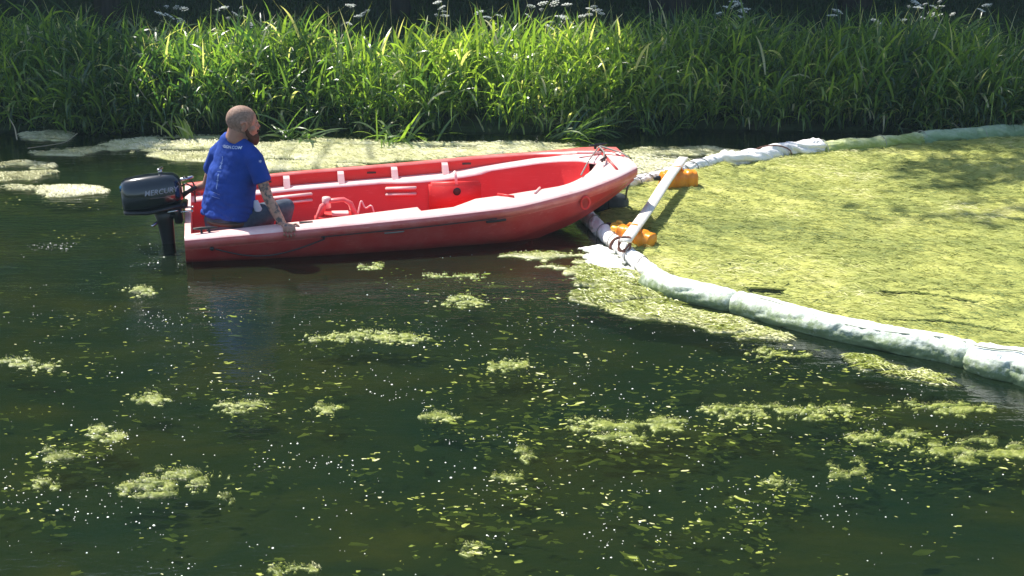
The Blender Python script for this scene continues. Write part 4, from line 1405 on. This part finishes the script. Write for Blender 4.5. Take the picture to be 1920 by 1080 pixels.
# ------------------------------------------------------------------ the man
PB = yp(430, 432, 9.70); PB = np.array([PB[0], PB[1], .10])
man = empty('person', PB, 'bald bearded man in blue T-shirt seated at the stern, hand on the gunwale', 'person')
YM = 9.72
hip = yp(424, 414, YM + .02)
chest = yp(436, 330, YM + .02)
lsh = yp(409, 288, YM + .13); rsh = yp(478, 300, YM - .10)
neckb = yp(441, 258, YM + .03)
ac = rsh - lsh; ac /= np.linalg.norm(ac)          # across the shoulders, towards his right arm
relb = yp(503, 372, YM - .14); rwr = yp(532, 424, YM - .16)
lelb = yp(388, 345, YM + .30); lwr = yp(366, 354, YM + .34)
hc = yp(455, 232, YM - .02)                       # middle of the head
hf = np.array([.93, .33, -.12]); hf /= np.linalg.norm(hf)
hu = np.array([.08, 0, 1.]); hu -= hu.dot(hf) * hf; hu /= np.linalg.norm(hu)
hs = np.cross(hf, hu)                             # his right, towards the viewer


HS = 1.12


def hp(f, s, u): return hc + (hf * f + hs * s + hu * u) * HS


HA = np.stack([hf, hs, hu]) * HS
b = MB()
b.ball(hp(-.012, 0, .028), (.100, .080, .092), HA, 16, 24)
b.ball(hp(.028, 0, -.030), (.070, .064, .078), HA)
b.ball(hp(.050, 0, -.075), (.045, .048, .040), HA)            # jaw
b.ball(hp(.084, 0, .022), (.016, .046, .012), HA)             # brow
b.limb([hp(.090, 0, .012), hp(.108, 0, -.014), hp(.104, 0, -.026)], [.010, .014, .011], seg=10)   # nose
b.ball(hp(.088, 0, -.052), (.014, .026, .010), HA)            # lips
for s_ in (-1, 1):
    b.ball(hp(.076, s_ * .030, .004), (.014, .016, .009), HA)
    b.ball(hp(.060, s_ * .052, -.022), (.022, .014, .020), HA)
    # ear: rim and lobe standing off the skull
    e = [hp(-.006 + .019 * math.cos(t), s_ * (.083 + .007 * math.sin(t)), -.004 + .032 * math.sin(t)) for t in np.linspace(-2.2, 2.6, 10)]
    b.limb(e, .007, seg=8)
    b.ball(hp(-.002, s_ * .079, -.006), (.014, .007, .025), HA)
b.limb([hp(-.03, 0, -.03), hp(-.04, 0, -.09), neckb, neckb - [0, 0, .06]], [.070, .072, .08, .09], [.066, .068, .072, .08], ref=ac, seg=18)
# trunk core below the shirt, then arms
b.limb([neckb - [0, 0, .05], (lsh + rsh) / 2 - [0, 0, .06], chest, hip + [0, 0, .05]], [.09, .15, .13, .12], [.06, .09, .09, .09], ref=ac, seg=20)
b.limb([rsh, (rsh + relb) / 2 + [0, 0, 0], relb, relb * .6 + rwr * .4, rwr], [.050, .046, .038, .037, .024], [.048, .044, .038, .040, .029], ref=(0, 1, 0), seg=16)
b.limb([lsh, (lsh + lelb) / 2, lelb, lwr], [.050, .046, .037, .026], seg=14)
b.limb([lwr, lwr + [.02, .06, -.01], lwr + [.05, .09, -.02]], [.026, .034, .024], seg=10)
for k_ in range(4):
    q = lwr + [.03 + .0, .05 + .022 * k_, .012]
    b.limb([q, q + [.035, 0, .010], q + [.05, 0, -.018], q + [.03, 0, -.036]], [.009, .009, .008, .007], seg=8)
b.limb([lwr + [-.01, .04, .01], lwr + [0.0, .02, -.03], lwr + [.03, .03, -.05]], [.010, .009, .008], seg=8)
# right hand gripping the gunwale: palm on the rail, four fingers down the outside, thumb inside
knx = BM @ np.array([1, 0, 0.])
dn = BM @ np.array([0, 0, -1.]); outw = BM @ np.array([0, -1., 0])
xg = .0
rail_x = np.dot(rwr - BO, BM[:, 0])
gx0 = rail_x + .03
pw_ = bw((gx0, -(wf(gx0) - .03), zf(gx0) + .034))
b.limb([rwr, rwr * .35 + pw_ * .65, pw_ + outw * .02], [.026, .040, .044], [.022, .020, .016], ref=knx, seg=14)
for k_, (dl, lf) in enumerate(((-.036, .82), (-.012, .98), (.013, 1.0), (.038, .88))):
    q = pw_ + knx * dl + outw * .022
    b.limb([q, q + outw * .030 * lf + dn * .004, q + outw * .044 * lf + dn * .030 * lf, q + outw * .040 * lf + dn * .058 * lf, q + outw * .030 * lf + dn * .076 * lf + knx * .002], [.0105, .0105, .0095, .0088, .0075], seg=8)
b.limb([rwr * .4 + pw_ * .6 + knx * .02, pw_ + knx * .056 - outw * .022, pw_ + knx * .074 - outw * .004 + dn * .012], [.012, .011, .009], seg=8)
body = b.build('body', M_skin, man, remesh=.0052, smoothit=3)
me = body.data
me.materials.append(M_tattoo)
me.materials.append(M_hair)
nv = len(me.polygons)
cen = np.empty(nv * 3); me.polygons.foreach_get('center', cen); cen = cen.reshape(-1, 3) + BASE['person' if 'person' in BASE else man.name]
mi = np.zeros(nv, int)
# tattoos on the forearm
tt = (cen[:, 2] < rsh[2] - .1) & (cen[:, 2] > rwr[2] + .03) & (cen[:, 0] > rsh[0] - .03)
mi[tt] = 1
q_ = (cen - hc) / HS
f_, s__, u_ = q_ @ hf, q_ @ hs, q_ @ hu
tt = (f_ < .055 + .25 * (u_ - .03)) & (u_ > -.055 - .3 * f_) & (np.abs(q_).max(1) < .2) & ~((np.abs(f_) < .03) & (u_ < .03) & (np.abs(s__) > .076))
mi[tt] = 2
me.polygons.foreach_set('material_index', mi.astype(np.int32))
# beard as its own part
bd = MB()
bd.ball(hp(.066, 0, -.088), (.050, .052, .040), HA)
bd.ball(hp(.092, 0, -.100), (.024, .030, .040), HA)
for s_ in (-1, 1): bd.limb([hp(.012, s_ * .066, -.022), hp(.030, s_ * .060, -.060), hp(.062, s_ * .044, -.088)], [.012, .018, .022], seg=8)
bd.ball(hp(.100, 0, -.040), (.012, .030, .010), HA)
bd.build('beard', M_beard, man, remesh=.006, smoothit=2)
for s_ in (-1, 1):
    e = MB(); e.ball(hp(.082, s_ * .030, .004), (.008, .011, .006), HA, 8, 10); e.build('eye', mat('eye', (.5, .48, .45), .2), man)

# T-shirt
sh = MB()
up_ = (lsh + rsh) / 2
wst = yp(428, 385, YM + .03); hem = yp(426, 406, YM + .02)
spine = [neckb + [0, 0, .038], neckb + [0, 0, .008], up_ + [0, 0, .03], up_ - [0, 0, .07], chest, (chest + wst) / 2, wst, hem]
sh.limb(spine, [.074, .115, .182, .200, .205, .206, .207, .202], [.070, .088, .108, .128, .138, .145, .150, .148], ref=ac, seg=30, cap=False, power=2.3)
sh.limb([lsh * .75 + rsh * .25, lsh, (lsh * .45 + lelb * .55)], [.070, .072, .068], seg=16, cap=False)
sh.limb([rsh * .75 + lsh * .25, rsh, rsh * .62 + relb * .38, rsh * .42 + relb * .58], [.074, .072, .068, .070], [.070, .070, .066, .067], ref=(0, 1, 0), seg=18, cap=False)
sh.ball(lsh * .93 + rsh * .07, .072); sh.ball(rsh * .93 + lsh * .07, .074)
for q in (lsh, rsh):
    sh.limb([neckb * .8 + q * .2 - [0, 0, .01], neckb * .45 + q * .55 + [0, 0, .002], q], [.062, .066, .068], seg=14)
# folds
shirt = sh.build('t_shirt', M_shirt, man, remesh=.0075, smoothit=5)
# cloth folds pressed into the mesh
me = shirt.data
V = np.empty(len(me.vertices) * 3); me.vertices.foreach_get('co', V); V = V.reshape(-1, 3)
Nn = np.empty_like(V.ravel()); me.vertices.foreach_get('normal', Nn); Nn = Nn.reshape(-1, 3)
a_ = fbm(V[:, 0] * 9 + V[:, 2] * 11, V[:, 2] * 9 - V[:, 0] * 4 + V[:, 1] * 6, 3)
low_ = np.clip((.5 - V[:, 2]) / .35, 0.15, 1)
V += Nn * ((np.abs(a_ - .5) * 2) ** .7 * .034 * low_)[:, None]
me.vertices.foreach_set('co', V.ravel()); me.update()

# jeans
je = MB()
je.limb([hem + [0, 0, .02], hip, yp(424, 432, YM + .01)], [.165, .178, .165], [.125, .135, .12], ref=ac, seg=26, power=2.4)
kneeR = yp(536, 388, YM + .06); hipR = yp(452, 420, YM - .02); footR = yp(528, 432, YM + .10)
kneeL = yp(505, 392, YM + .42); hipL = yp(420, 420, YM + .12); footL = yp(500, 425, YM + .42)
je.limb([hipR, (hipR + kneeR) / 2 + [0, 0, .012], kneeR], [.095, .082, .066], [.09, .080, .066], ref=(0, 0, 1), seg=18)
je.limb([kneeR, (kneeR + footR) / 2, footR + [0, 0, -.04]], [.064, .060, .052], seg=16)
je.limb([hipL, (hipL + kneeL) / 2, kneeL], [.095, .08, .064], seg=16)
je.limb([kneeL, footL], [.062, .052], seg=14)
jeans = je.build('jeans', M_jean, man, remesh=.008, smoothit=4)
for k_, fp in enumerate((footR, footL)):
    f = MB(); f.limb([fp + [-.03, 0, -.075], fp + [.06, .02, -.085], fp + [.14, .04, -.092]], [.030, .032, .022], [.045, .045, .036], ref=(0, 0, 1), seg=12)
    f.build('shoe', M_dark, man)
# belt and white shirt tail under the T-shirt
bt_ = [hem + ac * math.cos(t) * .186 + np.cross(ac, (0, 0, 1)) * math.sin(t) * -.140 + [0, 0, -.028] for t in np.linspace(0, 2 * math.pi, 30)]
MB().limb(bt_, [.016] * 30, [.006] * 30, ref=(0, 0, 1), seg=8).build('belt', M_belt, man)
w_ = MB(); w_.limb([yp(478, 378, YM - .05), yp(484, 392, YM - .05), yp(483, 402, YM - .04)], [.026, .030, .016], [.010, .010, .006], ref=(1, 0, 0), seg=10)
w_.build('shirt_tail', M_white, man)

# print on the back of the shirt: a line across the shoulders and a tall thin drawing
bk = np.cross(ac, (0, 0, 1.)); bk = np.array([bk[0], bk[1], 0]); bk /= np.linalg.norm(bk)
if bk[1] > 0: bk = -bk
upv = np.array([0, 0, 1.])
def sp(px_, py_): return yp(px_, py_, YM - .12)
rt = np.cross(upv, bk); rt = -rt if rt[0] < 0 else rt
pr = [('l.vision.com', .034, 428, 278), ('|', .05, 400, 352), ('\u2014', .05, 402, 326), ('\u2013', .04, 400, 338), ('~', .05, 400, 312), ('|', .05, 402, 338), ('|', .04, 403, 318), ('}', .04, 404, 304), ('~', .04, 405, 298)]
project_text('\u00b7\u00b7ISION.COM', .030, sp(424, 280), rt, upv, shirt, .003, M_white, man, 'print_line', dirn=bk)
for tx, sz, a, c_ in (('|', .06, 402, 352), ('|', .06, 403, 338), ('\u2014', .035, 402, 326), ('\u2013', .05, 402, 343), ('{', .05, 404, 316), ('}', .045, 405, 304), ('~', .05, 403, 312), ('-', .05, 402, 333), ('=', .04, 402, 320)):
    project_text(tx, sz, sp(a, c_), rt, upv, shirt, .003, M_faint, man, 'back_print', dirn=bk)
for dy in (0, 7):
    project_text('\u2014\u2014', .034, sp(402, 366 + dy), rt - upv * .16, upv, shirt, .003, M_faint, man, 'back_print', dirn=bk)
project_text('*', .045, sp(489, 308), np.array([1, 0, 0.]), upv, shirt, .003, M_white, man, 'sleeve_print', dirn=np.array([.1, -1, .2]))

# ------------------------------------------------------------------ booms
def catmull(P, step=.012):
    P = np.array(P, float)
    Q = np.vstack([2 * P[0] - P[1], P, 2 * P[-1] - P[-2]])
    out = []
    for i in range(1, len(Q) - 2):
        n = max(2, int(np.linalg.norm(Q[i + 1] - Q[i]) / step))
        t = np.linspace(0, 1, n, endpoint=False)[:, None]
        out.append(.5 * (2 * Q[i] + (Q[i + 1] - Q[i - 1]) * t + (2 * Q[i - 1] - 5 * Q[i] + 4 * Q[i + 1] - Q[i + 2]) * t ** 2 + (-Q[i - 1] + 3 * Q[i] - 3 * Q[i + 1] + Q[i + 2]) * t ** 3))
    out.append(Q[-2:-1])
    return np.vstack(out)


def boom_part(name, pts, r, zc, m_, parent, wr=.006, fold=6, seed=0, twist=3.0, step=.014, ends=(1, 1)):
    P = catmull([np.array([p[0], p[1], zc]) for p in pts], step)
    n = len(P)
    s_ = np.concatenate([[0], np.cumsum(np.linalg.norm(np.diff(P, axis=0), axis=1))])
    T = np.gradient(P, axis=0); T /= np.linalg.norm(T, axis=1)[:, None]
    seg = 48
    th = np.linspace(0, 2 * np.pi, seg, endpoint=False)
    B = np.cross(T, (0, 0, 1.)); Zv = np.array([0, 0, 1.])
    tn = s_ / s_[-1]
    rr = np.interp(tn, np.linspace(0, 1, len(r)), r) if hasattr(r, '__len__') else np.full(n, r)
    endk = np.ones(n)
    if ends[0]: endk *= np.sqrt(np.clip(1 - (1 - np.clip(s_ / (rr * .8), 0, 1)) ** 2, .03, 1))
    if ends[1]: endk *= np.sqrt(np.clip(1 - (1 - np.clip((s_[-1] - s_) / (rr * .8), 0, 1)) ** 2, .03, 1))
    S_, TH = np.meshgrid(s_, th, indexing='ij')
    u = np.cos(TH + S_ * twist) * 2; v = np.sin(TH + S_ * twist) * 2
    f1 = fbm(S_ * fold + seed * 7 + u * .6, v * 1.0 + seed * 3 + 20, 3)
    crease = -np.clip(1 - np.abs(f1 - .5) * 14, 0, 1) * wr * 1.8
    d = (f1 - .5) * wr * 3 + crease + (fbm(S_ * 30 + u * 3, v * 3 + 40, 3) - .5) * wr * .8 + (fbm(S_ * 2 + seed, u * .4 + 3, 2) - .5) * wr * 4
    R_ = (rr[:, None] + d) * endk[:, None]
    G = P[:, None] + B[:, None] * (np.cos(TH) * R_)[..., None] + Zv * (np.sin(TH) * R_ * .95)[..., None]
    m = MB().grid(G, wrap=True)
    return m.build(name, m_, parent, fixn=False), P, T, rr


def wraps(P, T, rr, parent, ss, r=.006, m_=M_strap, slant=.35, name='lashing'):
    for s_ in ss:
        i = int(s_ * (len(P) - 1))
        t = T[i]; B = np.cross(t, (0, 0, 1.))
        Q = [P[i] + B * math.cos(a) * (rr[i] + .004) + np.array([0, 0, 1.]) * math.sin(a) * (rr[i] + .004) + t * slant * rr[i] * math.cos(a) for a in np.linspace(0, 2 * math.pi, 19)]
        MB().limb(Q, r, seg=6).build(name, m_, parent)


nb0 = gp(1225, 525)
nboom = empty('containment_boom', (nb0[0], nb0[1], 0), 'near white boom curving from the bow to the lower right, thick algae stained sleeve', 'boom', 'floating booms round the algae mat')
A = [gp(*p) for p in [(1070, 388), (1100, 412), (1128, 440), (1158, 468), (1190, 494), (1222, 520), (1240, 535)]]
_, P, T, rr = boom_part('wrapped_end', A, .062, .030, M_boomw, nboom, .0055, 16, 1, 9, .008)
wraps(P, T, rr, nboom, (.2, .3, .42, .55, .72, .83), .0035, M_rope, .9)
wraps(P, T, rr, nboom, (.60,), .012, M_strap, .3, 'strap')
A = [gp(*p) for p in [(1214, 528), (1246, 545), (1300, 561), (1385, 580)]]
boom_part('sleeve', A, (.098, .104, .098), .030, M_boomg, nboom, .006, 6, 2, 2, ends=(1, 1))
A = [gp(*p) for p in [(1372, 577), (1440, 596), (1517, 618), (1649, 647), (1780, 672), (1830, 688)]]
boom_part('sleeve', A, (.098, .102, .102, .104, .108, .112), .032, M_boomg, nboom, .006, 5, 3, 2, ends=(1, 1))
A = [gp(*p) for p in [(1812, 682), (1860, 698), (1930, 712), (2080, 768), (2300, 860)]]
boom_part('sleeve', A, (.118, .138, .140, .13, .12), .045, M_boomw if False else M_boomg, nboom, .009, 5, 4, 2, ends=(1, 1))

fb0 = gp(1353, 304)
fboom = empty('containment_boom', (fb0[0], fb0[1], 0), 'far boom running from the bow to the right bank, white then greened segments', 'boom', 'floating booms round the algae mat')
A = [gp(*p) for p in [(1120, 372), (1150, 360), (1176, 351), (1233, 338), (1290, 322), (1330, 310), (1362, 303)]]
_, P, T, rr = boom_part('wrapped_end', A, (.060, .062, .065, .066, .07), .030, M_boomw, fboom, .007, 14, 5, 9, .008)
wraps(P, T, rr, fboom, (.3, .38, .48, .62, .70, .78), .004, M_rope, .9)
A = [gp(*p) for p in [(1345, 304), (1390, 306), (1440, 300), (1470, 292), (1545, 286)]]
_, P, T, rr = boom_part('sleeve', A, (.095, .10, .10, .105), .040, M_boomw, fboom, .016, 5, 6, 6, ends=(1, 1))
wraps(P, T, rr, fboom, (.45,), .007, M_strap, 2.2, 'strap')
A = [gp(*p) for p in [(1538, 288), (1600, 283), (1660, 277), (1730, 268)]]
boom_part('sleeve', A, (.100, .098, .09, .085), .035, M_boomy, fboom, .012, 4, 7, 4, ends=(1, 1))
A = [gp(*p) for p in [(1722, 270), (1780, 266), (1850, 261), (1920, 256)]]
boom_part('sleeve', A, (.098, .095, .10, .10), .035, M_boomt, fboom, .010, 4, 8, 4, ends=(1, 1))
A = [gp(*p) for p in [(1910, 257), (2000, 250), (2100, 243), (2200, 237)]]
boom_part('sleeve', A, .10, .035, M_boomy, fboom, .010, 4, 9, 4, ends=(1, 1))

def seam(pts, r, zc, ang, parent):
    P = catmull([np.array([p[0], p[1], zc]) for p in pts], .04)
    T = np.gradient(P, axis=0); T /= np.linalg.norm(T, axis=1)[:, None]
    B = np.cross(T, (0, 0, 1.))
    w = ang + .25 * np.sin(np.arange(len(P)) * .21)
    rr = np.interp(np.linspace(0, 1, len(P)), np.linspace(0, 1, len(r)), r) + .001
    Q = P + B * (np.cos(w) * rr)[:, None] + np.array([0, 0, 1.]) * (np.sin(w) * rr * .95)[:, None]
    MB().limb(Q[2:-2], .0045, seg=6).build('seam', M_seam, parent)


M_seam = mat('grimy seam', (.30, .32, .26), .8, .3)
seam([gp(*p) for p in [(1372, 577), (1440, 596), (1517, 618), (1649, 647), (1780, 672), (1830, 688)]], (.094, .098, .098, .100, .104, .108), .032, 1.15, nboom)
seam([gp(*p) for p in [(1812, 682), (1860, 698), (1930, 712), (2080, 768), (2300, 860)]], (.118, .138, .140, .13, .12), .045, 1.0, nboom)
for pt, r_ in (((1541, 288), .106), ((1726, 269), .10), ((1650, 278), .10), ((1838, 262), .099)):
    p0 = gp(*pt); p0[2] = .036
    tt_ = gp(pt[0] + 20, pt[1] - 2) - gp(*pt); tt_ /= np.linalg.norm(tt_); bb_ = np.cross(tt_, (0, 0, 1.))
    MB().limb([p0 + bb_ * math.cos(a) * r_ + np.array([0, 0, math.sin(a) * r_]) for a in np.linspace(0, 2 * math.pi, 25)], .005, seg=6).build('tie_band', M_seam, fboom)

# ------------------------------------------------------------------ plank and floats
pa, pb = gp(1173, 452, .15), gp(1281, 296, .20)
mid = (pa + pb) / 2
d_ = pb - pa; ln = np.linalg.norm(d_); dx = d_ / ln; dy_ = np.cross((0, 0, 1.), dx); dy_ /= np.linalg.norm(dy_); dz_ = np.cross(dx, dy_)
PM = np.stack([dx, dy_, dz_], 1)
pk = MB()
nn = 24
xs_ = np.linspace(-ln / 2, ln / 2, 26)
sec = np.array([(-.045, -.011), (-.043, .011), (.043, .011), (.045, -.011)])
G = np.array([[mid + PM @ np.array([x, a + .003 * math.sin(x * 3), c_ + .004 * math.sin(x * 2.1)]) for a, c_ in sec] for x in xs_])
pk.grid(G, wrap=True); pk.f.append((0, 1, 2, 3)); pk.f.append(tuple(25 * 4 + j for j in (3, 2, 1, 0)))
pk.build('plank', M_wood, base=(mid[0], mid[1], .1), bevel=.003)
tag(bpy.data.objects['plank'], 'long white plank laid across both booms in front of the bow', 'plank')


def jug(c, ax, up, L_, r, m_, cap_m, lab, ribs=4, power=3.2):
    ax = np.array(ax, float); ax /= np.linalg.norm(ax)
    root = empty('float_canister', (c[0], c[1], 0), lab, 'float', 'orange canister floats under the plank')
    n = 60
    t = np.linspace(-1, 1, n)
    k = np.sqrt(np.clip(1 - np.clip((np.abs(t) - .78) / .22, 0, 1) ** 2.2, .05, 1))
    rb = 1 + .055 * np.tanh(2.5 * np.cos((t + 1) * ribs * math.pi)) * (np.abs(t) < .82)
    P = np.array(c) + np.outer(t * L_ / 2, ax)
    m = MB().limb(P, r * k * rb, r * .85 * k * rb, ref=up, seg=28, cap=False, power=power)
    m.build('body', m_, root)
    e = np.array(c) - ax * (L_ / 2)
    MB().limb([e - ax * .0 + np.array(up) * r * .35, e - ax * .035 + np.array(up) * r * .35], [.024, .023], seg=14).build('cap', cap_m, root)
    h = [np.array(c) + ax * q * L_ + np.array([0, 0, 1.]) * z_ for q, z_ in ((-.25, r * .9), (-.17, r * 1.32), (.02, r * 1.36), (.12, r * .9))]
    MB().limb(h, .011, seg=8).build('handle', m_, root)
    return root


c1 = gp(1192, 447, .06)
jug(c1, (.80, -.60, -.10), (0, 0, 1), .34, .078, M_orange, M_yellow, 'orange canister float under the near end of the plank', 3)
c2 = gp(1272, 339, .075)
jug(c2, (.97, .22, 0), (0, 0, 1), .36, .095, M_orange, M_dark, 'ribbed orange canister float under the far end of the plank', 4)
# sunlit end of the near canister, added as a float with light in its yellow
c3 = gp(1163, 430, .045)
jug(c3, (.6, -.5, 0), (0, 0, 1), .17, .045, M_yellow, M_dark, 'sunlit left end of the near canister, drawn as a small yellow float', 2)
# brown lashing that ties plank and boom
q = gp(1171, 458, .12)
lk = MB()
for a in (0, .8):
    Q = [q + np.array([math.cos(t) * .045, math.sin(t) * .03 + a * .01, math.sin(t + a) * .05]) for t in np.linspace(0, 2 * math.pi, 15)]
    lk.limb(Q, .008, seg=6)
o = lk.build('plank_lashing', M_strap, base=(q[0], q[1], 0))
tag(o, 'brown cord lashing where the plank meets the near boom', 'lashing')

# dark fender between bow and booms
q = gp(1138, 392, .0)
fe = empty('bow_fender', (q[0], q[1], 0), 'dark grey rounded rubber fender floating under the bow', 'fender')
m = MB(); m.limb([q + [-.10, .02, .05], q + [.0, .0, .07], q + [.11, -.02, .06]], [.085, .105, .08], [.08, .09, .075], ref=(0, 0, 1), seg=24, power=2.4)
m.build('body', M_rubber, fe)
m = MB(); m.limb([q + [.01, -.095 * math.cos(t), .07 + .108 * math.sin(t)] for t in np.linspace(0, 2 * math.pi, 19)], .008, seg=6); m.build('band', M_dark, fe)
e0 = bw((BL + .03, -.08, zf(3.6) - .15))
rope([e0, (e0 + q) / 2 + [.06, 0, .02], q + [.16, -.03, .08], q + [.17, -.05, -.01]], .009, M_rope, 'tether', fe)

# ------------------------------------------------------------------ haze volume added to lift the dark bank and wood like lens flare
M_haze = bpy.data.materials.new('haze')
M_haze.use_nodes = True
hn = M_haze.node_tree
hn.nodes.remove(hn.nodes['Principled BSDF'])
pv = hn.nodes.new('ShaderNodeVolumePrincipled')
pv.inputs['Color'].default_value = (.62, .88, 1.0, 1)
pv.inputs['Density'].default_value = .0011
hn.links.new(pv.outputs[0], hn.nodes['Material Output'].inputs['Volume'])
o = MB().box((0, 125, 14.5), (520, 570, 34)).build('haze', M_haze, smooth=False)
tag(o, 'thin added haze that lifts the dark wood like lens flare', kind='stuff')
